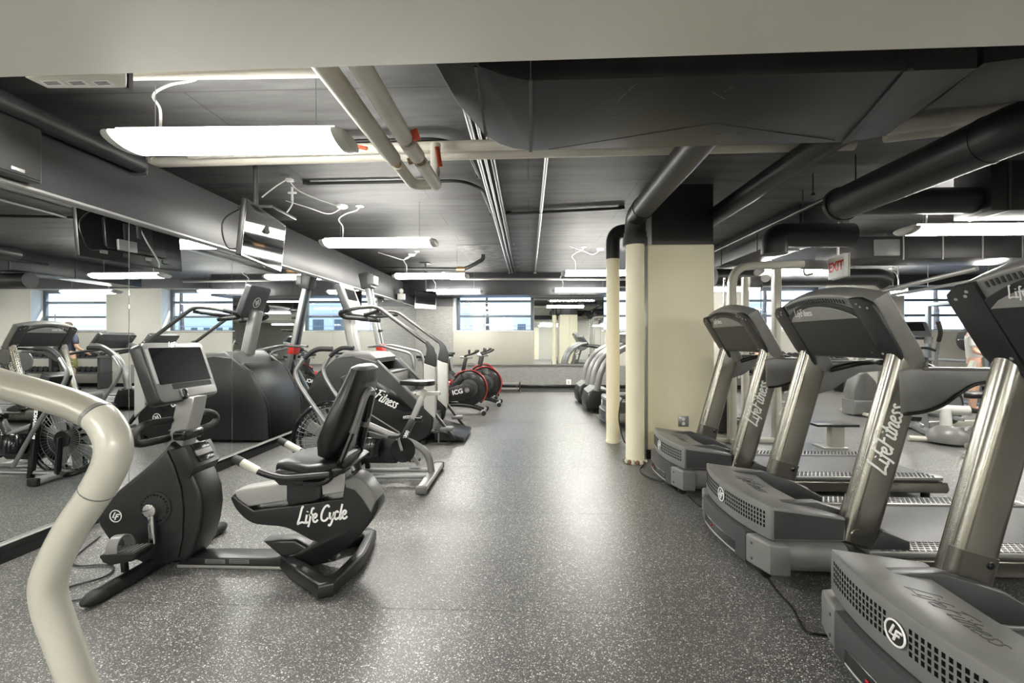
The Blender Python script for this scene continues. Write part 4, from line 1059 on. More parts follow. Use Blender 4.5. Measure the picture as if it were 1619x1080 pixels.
for s, yy in ((-1, yn - 0.014), (1, 2 * YC - yn + 0.014)):
    c = Vector((cc.x, yy, cc.z)); AM = axisM(c, (0, s, 0))
    dk = part('crank_disc', MB().lathe([(0.0, 0.006), (0.075, 0.006), (0.092, 0.004), (0.094, 0.0)], 32, AM), M_RUBBER, bk)
    mb = MB()
    for k in range(24):
        a = 2 * PI * k / 24; mb.box((0.075 * math.cos(a), 0.075 * math.sin(a), 0.0065), (0.010, 0.010, 0.003), 0, 1, AM)
    part('disc_nubs', mb, M_BLACKG, dk, kind='stuff')
    e = c + Vector((0.012, 0, -0.19)) if s < 0 else c + Vector((-0.012, 0, 0.19))
    cr = part('crank_arm', MB().obox(c + Vector((0, s * 0.03, 0.02 * s)), e + Vector((0, s * 0.03, 0)), 0.034, 0.022, 0.009, up=(0, 1, 0), seg=3), M_CHROME, bk)
    part('crank_hub', MB().lathe([(0.0, 0.05), (0.020, 0.05), (0.036, 0.044), (0.038, 0.0)], 24, AM), M_CHROME, cr)
    pc = e + Vector((-0.075, s * 0.11, 0.0))
    tl = Matrix.Translation(pc) @ Matrix.Rotation(math.radians(-6), 4, 'Y')
    pd = part('pedal', MB().box((0, 0, 0), (0.20, 0.11, 0.022), 0.008, 2, tl).prism([(-0.10, -0.005), (0.10, -0.005), (0.07, -0.04), (-0.05, -0.05), (-0.09, -0.03)], -0.05, 0.05, 0.006, M=tl), M_RUBBER, bk)
    mb = MB()
    for k in range(7): mb.box((-0.075 + 0.025 * k, 0, 0.0125), (0.008, 0.09, 0.004), 0, 1, tl)
    part('pedal_ribs', mb, M_MIDGREY, pd, kind='stuff')
    st = [Vector((-0.03, 0.056 * math.cos(a), 0.012 + 0.075 * math.sin(a))) for a in [PI * k / 12 for k in range(13)]]
    part('toe_strap', MB().tube([tl @ p for p in st], 0.03, 8, sec=[(0.09, 1), (-0.09, 1), (-0.09, 0.3), (-0.09, -0.3), (-0.09, -1), (0.09, -1), (0.09, -0.3), (0.09, 0.3)], up=(1, 0, 0)), M_MIDGREY, pd)
    part('counterweight', MB().box((-0.02, 0, -0.075), (0.025, 0.03, 0.07), 0.006, 2, tl), M_BLACK, pd)
# frame: bottom rail sweeping up into the C-shaped rear body
fy0, fy1 = YC - 0.062, YC + 0.062
def sm2(pts, n=4): return [(p.x, p.y) for p in smooth([(a, b, 0) for a, b in pts], n)]
rp2 = [(285, 882), (380, 883)] + sm2([(425, 883), (452, 880), (478, 870), (501, 857)], 5) + sm2([(492, 855), (472, 844), (449, 834), (420, 831), (400, 828), (384, 818), (371, 803), (364, 788)], 3) + \
    [(368, 783), (376, 791), (400, 808), (470, 799), (541, 789), (546, 757)] + sm2([(556, 753), (572, 760), (586, 776), (598, 797), (594, 812), (581, 832), (566, 850), (549, 866), (530, 879), (511, 889), (489, 898), (462, 904), (430, 906)], 2) + [(280, 904)]
rail = XZ(rp2, fy0)
rail = [(x, max(z, 0.022)) for x, z in rail]
part('frame_body', MB().prism(rail, fy0, fy1, 0.012, 3), M_BLACK, bk)
lc = W(508, 817, fy0 - 0.001)
lm = axisM(lc, (0, -1, 0), Vector((1, 0, 0.13)))
part('lettering', script_mb('Life Cycle', 0.075, lm, 0.15), M_LOGO, bk)
for u in (340, 378):
    p = W(u, 888, fy0 - 0.001)
    part('warning_label', MB().box((p.x, p.y, p.z), (0.115, 0.002, 0.022), 0.0), M_GREYP, bk)
    part('label_print', MB().box((p.x - 0.005, p.y - 0.0012, p.z + 0.005), (0.085, 0.001, 0.004)).box((p.x - 0.005, p.y - 0.0012, p.z - 0.004), (0.095, 0.001, 0.004)), M_DARKPR, bk)
part('rear_cap', MB().prism(XZ([(544, 759), (558, 753), (574, 760), (586, 775), (595, 791), (586, 812), (572, 790), (560, 776), (546, 772)], fy0 - 0.012), fy0 - 0.012, fy1 + 0.012, 0.012, 3), M_MIDGREY, bk)
# slide rail + carriage
sl = XZ([(370, 777), (385, 772), (545, 748), (548, 778), (385, 803), (374, 795)], YC - 0.05)
part('seat_rail', MB().prism(sl, YC - 0.05, YC + 0.05, 0.012, 3), M_SILVER, bk, label='silver seat slide rail')
ca = XZ([(452, 760), (506, 752), (508, 788), (496, 794), (456, 800), (452, 790)], YC - 0.068)
part('seat_carriage', MB().prism(ca, YC - 0.068, YC + 0.068, 0.012, 3), M_BLACK, bk)
# seat pad
def pad(name, cl, wid, thk, mat, par, up):
    secs = []
    for (p, w, th) in zip(cl, wid, thk):
        secs.append([p[0] + Vector((0, 1, 0)) * a * w + p[1] * b * th for a, b in rrect(1, 1, 0.35, 5)])
    return part(name, MB().loft(secs), mat, par)
def XP(u, v, Y): p = W(u, v, Y); return Vector((p.x, YC, p.z))
nrm = Vector((0.08, 0, 1)).normalized()
s0, s1 = XP(428, 742, 2.36), XP(535, 740, 2.36)
cl = [(s0.lerp(s1, f) + Vector((0, 0, dz_)), nrm) for f, dz_ in ((0, -0.02), (0.04, 0.0), (0.25, 0.012), (0.6, 0.0), (0.85, 0.01), (1.0, 0.02), (1.03, 0.02))]
part('seat_base', MB().prism(XZ([(430, 752), (445, 766), (500, 768), (535, 752), (548, 740), (540, 735), (440, 742)], 2.36), 2.33, 2 * YC - 2.33, 0.02, 3), M_BLACK, bk)
pad('seat_cushion', cl, (0.16, 0.28, 0.37, 0.42, 0.42, 0.38, 0.3), (0.03, 0.075, 0.085, 0.085, 0.085, 0.07, 0.04), M_VINYL, bk, nrm)
for s in (-1, 1):
    y = YC + s * 0.215
    pts = [(s1.x - 0.02, y * 1, s1.z - 0.02), (s0.x + 0.10, y, s0.z - 0.035), (s0.x - 0.02, y, s0.z - 0.005), (s0.x - 0.155, y, s0.z + 0.065)]
    hb = part('side_handle', MB().tube(fillet(pts, 0.08, 5), 0.019, 12), M_BLACK, bk)
    q0, q1 = Vector(pts[2]), Vector(pts[3]); 
    part('pulse_grip', MB().cyl(q0.lerp(q1, 0.12), q0.lerp(q1, 0.78), 0.0215, n=14), M_PALE, hb)
    part('end_grip', MB().cyl(q0.lerp(q1, 0.78), q0.lerp(q1, 1.12), 0.024, 0.020, 14), M_RUBBER, hb)
# backrest: thick shell narrowing towards the top
b0, b1 = Vector((-1.09, YC, 0.665)), Vector((-0.925, YC, 1.165))
bn = Vector(((b1 - b0).z, 0, -(b1 - b0).x)).normalized()
cl = [(b0.lerp(b1, f) + bn * k, bn) for f, k in ((-0.03, -0.025), (0.02, -0.02), (0.18, -0.016), (0.45, -0.008), (0.75, -0.006), (0.97, -0.01), (1.0, -0.012))]
pad('backrest', cl, (0.24, 0.38, 0.49, 0.50, 0.42, 0.34, 0.24), (0.05, 0.105, 0.135, 0.13, 0.10, 0.075, 0.04), M_VINYL, bk, bn)
lp_ = b0.lerp(b1, 0.86) + bn * 0.040
part('embossed_lettering', script_mb('LifeFitness', 0.05, axisM(lp_, bn, (0, 1, 0)), 0.08), M_CHAR, bk)
for s in (-1, 1):
    pts = [b0.lerp(b1, 0.70) + bn * 0.055 + Vector((0, s * 0.05, 0)), b0.lerp(b1, 0.30) + bn * 0.065 + Vector((0, s * 0.10, 0)), b0 + bn * 0.07 + Vector((-0.01, s * 0.15, -0.02)), Vector((s1.x - 0.06, YC + s * 0.19, s1.z - 0.075)), Vector((s0.x + 0.2, YC + s * 0.19, s0.z - 0.06))]
    part('back_support', MB().tube(fillet(pts, 0.06, 5), 0.02, 10), M_BLACKG, bk)
part('back_yoke', MB().tube(fillet([b0.lerp(b1, 0.3) + bn * 0.065 + Vector((0, -0.10, 0)), b0.lerp(b1, 0.74) + bn * 0.055 + Vector((0, -0.06, 0)), b0.lerp(b1, 0.74) + bn * 0.055 + Vector((0, 0.06, 0)), b0.lerp(b1, 0.3) + bn * 0.065 + Vector((0, 0.10, 0))], 0.06, 6), 0.022, 10), M_MIDGREY, bk)
part('back_plate', MB().loft([[b0.lerp(b1, f) + bn * 0.05 + Vector((0, a * w, 0)) + bn * b for a, b in rrect(1, 0.016, 0.006, 3)] for f, w in ((0.05, 0.16), (0.4, 0.13), (0.7, 0.08))]), M_BLACKG, bk)
# rear stabiliser: loop of two arms and a bar
c1, c2, n1 = WZ(508, 958, 0.03), WZ(592, 872, 0.03), WZ(470, 905, 0.06)
lf = [(n1 + Vector((0.03, 0, 0.03))), Vector((-1.30, 2.37, 0.075)), Vector((c1.x - 0.10, c1.y + 0.02, 0.04)), Vector((c1.x, c1.y + 0.03, 0.036)), Vector((c1.x + 0.025, 2.525, 0.036)), Vector((c2.x, c2.y + 0.06, 0.036)), Vector((c2.x - 0.10, c2.y + 0.08, 0.04)), Vector((-1.30, 2.68, 0.075)), Vector((-1.40, 2.56, 0.09))]
lf = [Vector((-1.40, YC - 0.04, 0.10)), Vector((-1.26, 2.36, 0.07)), Vector((-1.06, 2.20, 0.036)), Vector((-1.0, 2.24, 0.036)), Vector((-0.965, YC, 0.036)), Vector((-1.0, 2.81, 0.036)), Vector((-1.06, 2.85, 0.036)), Vector((-1.26, 2.69, 0.07)), Vector((-1.40, YC + 0.04, 0.10))]
part('rear_stabiliser', MB().prism([(-1.42, YC - 0.05), (-1.26, 2.335), (-1.05, 2.175), (-0.985, 2.21), (-0.935, YC), (-0.985, 2.84), (-1.05, 2.875), (-1.26, 2.715), (-1.42, YC + 0.05), (-1.36, YC + 0.035), (-1.23, 2.635), (-1.05, 2.77), (-1.03, 2.75), (-1.005, YC), (-1.03, 2.30), (-1.05, 2.28), (-1.23, 2.415), (-1.36, YC - 0.035)], 0.004, 0.085, 0.020, 3, axis='Z'), M_BLACK, bk)
part('rear_leg', MB().prism([(-1.52, 0.16), (-1.38, 0.05), (-1.20, 0.03), (-1.10, 0.05), (-1.24, 0.12), (-1.33, 0.17)], YC - 0.05, YC + 0.05, 0.015, 3), M_BLACK, bk)
# front stabiliser and under-rail bar
fa = WZ(152, 943, 0.035)
part('front_stabiliser', MB().tube([fa, Vector((fa.x + 0.03, YC, 0.04)), Vector((fa.x + 0.05, 2 * YC - fa.y, 0.035))], 0.038, 14), M_BLACK, bk)
for q, dq in ((fa, -1), (Vector((fa.x + 0.05, 2 * YC - fa.y, 0.035)), 1)):
    part('stabiliser_foot', MB().ell((q.x, q.y, 0.036), (0.044, 0.075, 0.036), 14, 8), M_RUBBER, bk)
part('cross_leg', MB().prism([(fa.x - 0.02, 0.03), (-2.02, 0.03), (-1.98, 0.09), (fa.x + 0.05, 0.09)], YC - 0.055, YC + 0.055, 0.012), M_BLACK, bk)
part('floor_rail', MB().box2((-2.02, YC - 0.05, 0.001), (-1.36, YC + 0.05, 0.020), 0.004), M_SILVER, bk)
# mast, tray, handles
ms = XZ([(262, 716), (286, 716), (304, 650), (308, 628), (280, 628), (276, 650)], YC - 0.05)
part('mast', MB().prism(ms, YC - 0.055, YC + 0.055, 0.010, 3), M_SILVER, bk, label='silver console mast')
ty = W(287, 730, YC)
tr_ = part('accessory_tray', MB().prism(XZ([(268, 712), (292, 706), (308, 740), (298, 758), (284, 752)], YC - 0.105), YC - 0.105, YC + 0.105, 0.010, 2), M_BLACK, bk)
tp = [W(291, 706, YC - 0.105), W(308, 739, YC - 0.105)]
for q_ in tp: q_.y = YC
td = (tp[1] - tp[0]); tn = Vector((-td.z, 0, td.x)).normalized()
for f in (0.2, 0.45, 0.7):
    c = tp[0].lerp(tp[1], f)
    part('tray_pocket', MB().obox(c + Vector((0, -0.06, 0.0)) + tn * 0.006, c + Vector((0, 0.06, 0)) + tn * 0.006, 0.045, 0.012, 0.003, up=tn), M_MIDGREY if f == 0.45 else M_BLACKG, tr_)
hA = XP(283, 672, YC)
for s in (-1, 1):
    up_ = [(0.0, 0.06 if s < 0 else 0.17, 0.04), (-0.005, 0.21, 0.045), (0.0, 0.285, 0.02), (0.005, 0.305, -0.02), (0.0, 0.26, -0.05), (-0.01, 0.15, -0.06), (-0.02, 0.05, -0.065)]
    pts = [hA + Vector((x_, s * y_, z_)) for x_, y_, z_ in up_]
    part('handlebar', MB().tube(smooth(pts, 6), 0.020, 12), M_RUBBER, bk)
cp_ = hA + Vector((0.045, 0, -0.045))
part('cup_holder', MB().box(cp_ + Vector((0.03, -0.02, 0)), (0.075, 0.16, 0.055), 0.015, 3), M_BLACKG, bk)
part('cup_well', MB().box(cp_ + Vector((0.035, -0.02, 0.024)), (0.05, 0.12, 0.01), 0.004, 2), M_DARKPR, bk)
# console
TL, TR_, BR, BL = W(217.5, 541.7, 2.30), W(320, 540, 2.75), W(347, 622, 2.75), W(252, 642, 2.30)
tc_ = (TL + TR_) / 2; bc_ = (BL + BR) / 2
vd = (tc_ - bc_); hgt = vd.length; vd.normalize(); ud = Vector((0, -1, 0)); wd = Vector((vd.z, 0, -vd.x))
KM = Matrix((Vector((0, 1, 0)), vd, wd)).transposed().to_4x4(); KM.translation = bc_.lerp(tc_, 0.5)
KM.translation.y = YC
hw, hh = 0.225, hgt / 2
cn = part('console', MB().prism(rrect(2 * hw, 2 * hh, 0.035, 5), -0.075, 0.0, 0.014, 3, axis='Z', M=KM), M_DARKP, bk)
part('bezel', MB().prism(rrect(2 * hw - 0.012, 2 * hh - 0.012, 0.032, 5), -0.004, 0.006, 0.004, 2, axis='Z', M=KM), M_BEZEL, cn)
part('screen', MB().prism(rrect(0.382, 0.212, 0.006, 2), 0.0, 0.009, 0.001, 1, axis='Z', M=KM @ Matrix.Translation((0.0, 0.035, 0))), M_SCREEN, cn)
part('side_strip', MB().prism(rrect(0.022, 0.20, 0.004, 2), 0.0, 0.0075, 0.001, 1, axis='Z', M=KM @ Matrix.Translation((-0.2045, 0.035, 0))), M_MIDGREY, cn)
part('side_strip', MB().prism(rrect(0.022, 0.20, 0.004, 2), 0.0, 0.0075, 0.001, 1, axis='Z', M=KM @ Matrix.Translation((0.2045, 0.035, 0))), M_MIDGREY, cn)
part('key_strip', MB().prism(rrect(0.30, 0.030, 0.004, 2), 0.0, 0.0085, 0.001, 1, axis='Z', M=KM @ Matrix.Translation((0.035, -0.090, 0))), M_BLACKG, cn)
part('keypad', MB().prism(rrect(0.28, 0.050, 0.012, 3), 0.0, 0.016, 0.004, 2, axis='Z', M=KM @ Matrix.Translation((0.06, -0.135, 0))), M_GREYP, cn)
part('lettering', script_mb('LifeFitness', 0.023, KM @ axisM((0.0, hh - 0.0225, 0.0065), (0, 0, 1), (1, 0, 0)), 0.14), M_LOGO, cn)
part('console_bracket', MB().box((0.0, -hh - 0.005, -0.03), (0.10, 0.05, 0.05), 0.012, 3, KM).box((-0.055, -hh + 0.035, 0.012), (0.03, 0.06, 0.03), 0.008, 2, KM), M_BLACKG, cn)
for P_, lab in (([(158, 848), (135, 866), (115, 884), (122, 894), (165, 892), (180, 898), (165, 912), (120, 925), (84, 938)], 'black cord looping on the floor in front of the recumbent bike'),
                ([(84, 955), (110, 950), (150, 944)], 'short black cord under the front foot of the recumbent bike')):
    cord(P_, lab, 0.0055)

# ---- foreground rail of the machine beside the camera
fg = thing('exercise_machine_rail', 'thick pale grey bent handrail tube of a machine at the left edge, nearest the camera', 'handrail', (-1.0, 0.95, 0))
yf = 0.98
rp_ = [W(-260, 545, yf + 0.12), W(-120, 566, yf + 0.08), W(-10, 603, yf + 0.03), W(70, 626, yf), W(128, 645, yf - 0.01), W(165, 668, yf - 0.02), W(180, 712, yf - 0.03), W(160, 765, yf - 0.03), W(112, 838, yf - 0.02), W(80, 905, yf - 0.01), W(78, 948, yf), W(98, 1010, yf + 0.01), W(124, 1080, yf + 0.02), W(150, 1150, yf + 0.03), W(190, 1250, yf + 0.04)]
sp_ = smooth(rp_, 7)
k1 = 7 * 5 - 2; k2 = 7 * 7 + 1
part('upper_tube', MB().tube(sp_[:k1 + 1], 0.0335, 20), M_STEELU if False else nmat('warm_grey_metallic', (0.40, 0.385, 0.33), 0.30, metal=0.45, var=0.05), fg, label='darker grey upper tube')
part('bend_tube', MB().tube(sp_[k1:k2 + 1], 0.0345, 20), M_PALE, fg)
part('lower_tube', MB().tube(sp_[k2:], 0.0335, 20), M_PALE, fg)
part('joint_ring', MB().tube(sp_[k1 - 1:k1 + 1], 0.0350, 20), M_MIDGREY, fg)
part('joint_ring', MB().tube([sp_[k2].lerp(sp_[k2 + 1], 0.0), sp_[k2].lerp(sp_[k2 + 1], 0.12)], 0.0352, 20), M_MIDGREY, fg)
e = sp_[-1]
part('base_tube', MB().tube(fillet([e, (e.x + 0.03, e.y + 0.01, 0.10), (e.x - 0.06, e.y, 0.04), (e.x - 0.6, e.y, 0.04)], 0.06, 6), 0.0335, 18), M_PALE, fg)
s = sp_[0]
part('rear_upright', MB().tube(fillet([s, (s.x - 0.1, s.y, s.z - 0.1), (s.x - 0.14, s.y, 0.3), (s.x - 0.14, s.y, 0.04)], 0.08, 6), 0.0335, 18), M_PALE, fg)
part('foot_plate', MB().box((e.x - 0.3, e.y, 0.012), (0.75, 0.09, 0.024), 0.008), M_RUBBER, fg)

# ---- fan bike
YA = 4.10
fb = thing('fan_bike', 'air resistance bike with big wire-caged fan wheel, behind the recumbent bike', 'exercise bike', (-1.4, YA, 0))
wc = W(527, 694, YA); wc.y = YA; R0 = 0.345
AM = axisM(wc, (0, -1, 0), (1, 0, 0))
def ring(c, r, y, n=40): return [Vector((c.x + r * math.cos(2 * PI * k / n), y, c.z + r * math.sin(2 * PI * k / n))) for k in range(n)]
part('fan_rim', MB().tube(ring(wc, R0, YA - 0.07), 0.022, 10, closed=True).tube(ring(wc, R0, YA + 0.07), 0.022, 10, closed=True), M_BLACKG, fb)
part('rim_band', MB().tube(ring(wc, R0 - 0.012, YA), 0.06, 8, closed=True, sec=[(1, 0.12), (-1, 0.12), (-1, 0.04), (-1, -0.04), (-1, -0.12), (1, -0.12), (1, -0.04), (1, 0.04)], up=(0, 0, 1)) if False else MB().tube(ring(wc, R0 - 0.03, YA), 0.012, 8, closed=True), M_BLACK, fb)
mb = MB()
for s in (-1, 1):
    for k in range(44):
        a = 2 * PI * k / 44
        p = wc + Vector((0.08 * math.cos(a), s * 0.10, 0.08 * math.sin(a))); q = wc + Vector((R0 * math.cos(a), s * 0.07, R0 * math.sin(a)))
        mb.tube([p, q], 0.0016, 5, caps=False)
    for rr in (0.16, 0.24, 0.30): mb.tube(ring(wc, rr, YA + s * (0.10 - 0.03 * (rr - 0.08) / 0.26), 32), 0.0022, 5, closed=True)
part('cage_wires', mb, M_STEEL, fb, kind='stuff')
for k in range(10):
    a = 2 * PI * k / 10 + 0.15; u = Vector((math.cos(a), 0, math.sin(a)))
    part('fan_blade', MB().obox(wc + u * 0.07, wc + u * 0.31, 0.10, 0.006, 0.001, up=(0, 1, 0)), M_MIDGREY, fb)
part('fan_hub', MB().cyl(wc + Vector((0, -0.11, 0)), wc + Vector((0, 0.11, 0)), 0.075, n=22), M_BLACK, fb)
for s in (-1, 1):
    part('fork', MB().obox(wc + Vector((0.0, s * 0.125, 0.02)), Vector((wc.x + 0.02, YA + s * 0.125, 0.05)), 0.05, 0.025, 0.006), M_BLACK, fb)
    part('front_post', MB().obox(wc + Vector((0.30, s * 0.11, -0.37)), wc + Vector((0.20, s * 0.11, 0.44)), 0.045, 0.045, 0.008), M_BLACK, fb)
    lv = [wc + Vector((0.30, s * 0.25, -0.22)), wc + Vector((0.10, s * 0.25, 0.12)), wc + Vector((-0.20, s * 0.26, 0.56)), wc + Vector((-0.18, s * 0.26, 0.72)), wc + Vector((-0.05, s * 0.25, 0.84)), wc + Vector((0.10, s * 0.24, 0.85))]
    lvp = part('arm_lever', MB().tube(smooth(lv, 6), 0.018, 12), M_STEEL, fb)
    part('lever_grip', MB().tube(smooth(lv, 6)[-11:], 0.022, 12), M_RUBBER, lvp)
pl_ = wc + Vector((0.24, -0.115, 0.16))
part('lettering', text_mb('ENDURANCE', 0.045, axisM(wc + Vector((0.236, -0.1336, 0.14)), (0, -1, 0), (-0.12, 0, 1)), bold=0.002), M_LOGO, fb)
cx = W(625, 757, YA - 0.05); cx = Vector((-1.22, YA, 0.30))
part('chain_case', MB().prism([(wc.x + 0.10, 0.36), (wc.x + 0.35, 0.48), (-1.20, 0.40), (-1.12, 0.26), (-1.22, 0.17), (wc.x + 0.3, 0.17), (wc.x + 0.1, 0.26)], YA - 0.06, YA + 0.06, 0.02, 3), M_BLACK, fb)
part('step_drum', MB().lathe([(0.0, -0.09), (0.085, -0.09), (0.09, -0.08), (0.09, 0.08), (0.085, 0.09), (0.0, 0.09)], 22, axisM((-1.42, YA - 0.15, 0.34), (0.1, 0.2, 1))), M_BLACKG, fb)
mt = [Vector((wc.x + 0.32, YA, 0.52)), Vector((-1.30, YA, 0.43)), Vector((-1.06, YA, 0.34)), Vector((-0.94, YA, 0.24)), Vector((-0.90, YA, 0.08))]
part('main_tube', MB().tube(smooth(mt, 6), 0.032, 14), M_MIDGREY, fb)
for s in (-1, 1):
    part('lower_rail', MB().tube([Vector((wc.x, YA + s * 0.10, 0.06)), Vector((-0.93, YA + s * 0.10, 0.07))], 0.022, 10), M_STEEL, fb)
for x, lab in ((-0.905, 'r'), (wc.x + 0.05, 'f')):
    w_ = 0.38 if lab == 'r' else 0.30
    sb = part('stabiliser', MB().box((x, YA, 0.045), (0.085, 2 * w_, 0.05), 0.012, 3), M_SILVER, fb)
    for s in (-1, 1): part('end_cap', MB().box((x, YA + s * w_, 0.042), (0.10, 0.04, 0.07), 0.014, 3), M_GREYP if lab == 'r' else M_RUBBER, sb)
sq0, sq1 = W(627, 716, YA), W(653, 662, YA); sq2 = W(669, 624, YA)
part('post_sleeve', MB().obox(sq0, sq1, 0.062, 0.062, 0.006), M_BLACK, fb)
part('lettering', text_mb('FB300', 0.045, axisM(W(641, 690, YA - 0.034), (0, -1, 0), (sq1 - sq0)), bold=0.001), M_LOGO, fb)
part('seat_post', MB().obox(sq1 - (sq1 - sq0) * 0.1, sq2 + Vector((0.02, 0, 0.05)), 0.05, 0.05, 0.006), M_SILVER, fb)
kn = sq1 + Vector((-0.06, 0, 0.02))
for s in (-1, 1): part('adjust_knob', MB().cyl(sq1 + Vector((s * 0.03, 0, 0)), sq1 + Vector((s * 0.09, -0.01, 0)), 0.03, 0.026, 14), M_BLACKG, fb)
part('seat_slider', MB().box2((sq2.x - 0.06, YA - 0.03, sq2.z - 0.005), (sq2.x + 0.16, YA + 0.03, sq2.z + 0.03), 0.006), M_PALE, fb)
sz = W(665, 610, YA).z
so = [(-1.13, 0), (-1.10, 0.09), (-1.02, 0.115), (-0.93, 0.07), (-0.84, 0.025), (-0.80, 0), (-0.84, -0.025), (-0.93, -0.07), (-1.02, -0.115), (-1.10, -0.09)]
so = [(-1.0 - (x + 1.0), y) for x, y in so]
sd = part('saddle', MB().prism([(x - 0.0, YA + y) for x, y in [(p.x, p.y) for p in smooth([(a, b, 0) for a, b in so], 4, True)]], sz + 0.005, sz + 0.05, 0.018, 3, axis='Z'), M_VINYL, fb)
part('brace', MB().obox(W(640, 700, YA), W(662, 735, YA), 0.03, 0.03, 0.004), M_SILVER, fb)
for s in (-1, 1):
    cr0 = Vector((-1.15, YA + s * 0.09, 0.30)); cr1 = cr0 + Vector((0.05 * s, 0, -0.15 * s))
    ck = part('crank_arm', MB().obox(cr0, cr1, 0.028, 0.018, 0.005, up=(0, 1, 0)), M_CHROME, fb)
    part('pedal', MB().box(cr1 + Vector((0, s * 0.07, 0)), (0.10, 0.09, 0.03), 0.008), M_RUBBER, ck)
part('crank_guard', MB().lathe([(0.02, 0.0), (0.11, 0.0), (0.115, 0.008), (0.11, 0.016), (0.02, 0.016)], 28, axisM((-1.15, YA - 0.062, 0.30), (0, -1, 0))), M_BLACKG, fb)
cns = part('console', MB().box((0, 0, 0), (0.10, 0.22, 0.14), 0.015, 3, Matrix.Translation(wc + Vector((0.18, 0, 0.54))) @ Matrix.Rotation(-0.4, 4, 'Y')), M_BLACK, fb)
part('screen', MB().box((0.052, 0, 0.01), (0.004, 0.16, 0.08), 0.001, 1, Matrix.Translation(wc + Vector((0.18, 0, 0.54))) @ Matrix.Rotation(-0.4, 4, 'Y')), M_SCREEN, cns)

# ---- stair climber
yN, yFr = 5.50, 6.40; yM = (yN + yFr) / 2
sc_ = thing('stair_climber', 'tall stair climbing machine with revolving steps, long handrails and a tilted console', 'stair climber', (-1.8, yM, 0))
side = XZ([(597, 572), (620, 594), (668, 641), (680, 652), (685, 664), (683, 678), (675, 692), (660, 702), (640, 704), (520, 704), (470, 704), (474, 640), (500, 590), (530, 566), (560, 563)], yN)
side = [(x, max(z, 0.03)) for x, z in side]
for y0, y1 in ((yN, yN + 0.07), (yFr - 0.07, yFr)):
    sh = part('side_shroud', MB().prism(side, y0, y1, 0.022, 3), M_BLACK, sc_)
    yy = y0 - 0.004 if y0 == yN else y1 + 0.004
    g = lambda u, v: Vector((W(u, v, yN).x, yy, W(u, v, yN).z))
    part('shroud_line', MB().obox(g(578, 650), g(632, 684), 0.014, 0.010, 0.002, up=(0, 1, 0)), M_SILVER, sh)
    part('shroud_line', MB().obox(g(580, 692), g(633, 694), 0.012, 0.010, 0.002, up=(0, 1, 0)), M_SILVER, sh)
    part('raised_panel', MB().prism([(g(a, b).x, g(a, b).z) for a, b in ((590, 600), (622, 618), (655, 650), (640, 652), (600, 634), (584, 626))], yy - 0.004, yy + 0.006, 0.004, 2), M_BLACKG, sh)
    part('top_trim', MB().tube([g(597, 571), g(622, 595), g(669, 641)], 0.020, 10), M_GREYP, sh)
c = W(596, 631, yN - 0.012)
part('lettering', script_mb('LifeFitness', 0.115, axisM(c + Vector((0.03, 0, 0.02)), (0, -1, 0), Vector((0.86, 0, -0.40))), 0.14), M_LOGO, sc_)
for yy, s in ((yN - 0.002, -1), (yFr + 0.002, 1)):
    c = W(652, 663, yN); c.y = yy
    part('emblem', emblem_mb(0.05, axisM(c, (0, s, 0), (-s, 0, 0))), M_LOGO, sc_)
part('front_cover', MB().prism(XZ([(470, 704), (474, 640), (500, 590), (515, 575), (530, 580), (500, 640), (498, 704)], yN), yN + 0.06, yFr - 0.06, 0.02, 3), M_BLACK, sc_)
# top cowl under the console
part('top_cowl', MB().prism(XZ([(536, 566), (548, 556), (588, 558), (598, 566), (596, 574), (566, 575), (540, 590), (528, 585)], yN + 0.1), yN + 0.02, yFr - 0.02, 0.03, 3), M_GREYP, sc_)
# revolving stairs
st0, st1 = W(600, 576, yN), W(690, 690, yN)
n = 7
for k in range(n):
    a = k / (n - 1); x = st0.x + (st1.x - st0.x) * a + 0.02; z = st0.z + (st1.z - st0.z) * a - 0.10
    stp = part('step', MB().box2((x - 0.10, yN + 0.08, z - 0.03), (x + 0.12, yFr - 0.08, z), 0.006), M_CHAR, sc_)
    part('riser', MB().box2((x + 0.10, yN + 0.08, z - 0.20), (x + 0.12, yFr - 0.08, z - 0.03), 0.004), M_GREYP if k % 2 else M_SILVER, stp)
part('stair_core', MB().prism(XZ([(540, 590), (600, 600), (676, 676), (670, 700), (540, 704)], yN), yN + 0.08, yFr - 0.08, 0.01), M_RUBBER, sc_)
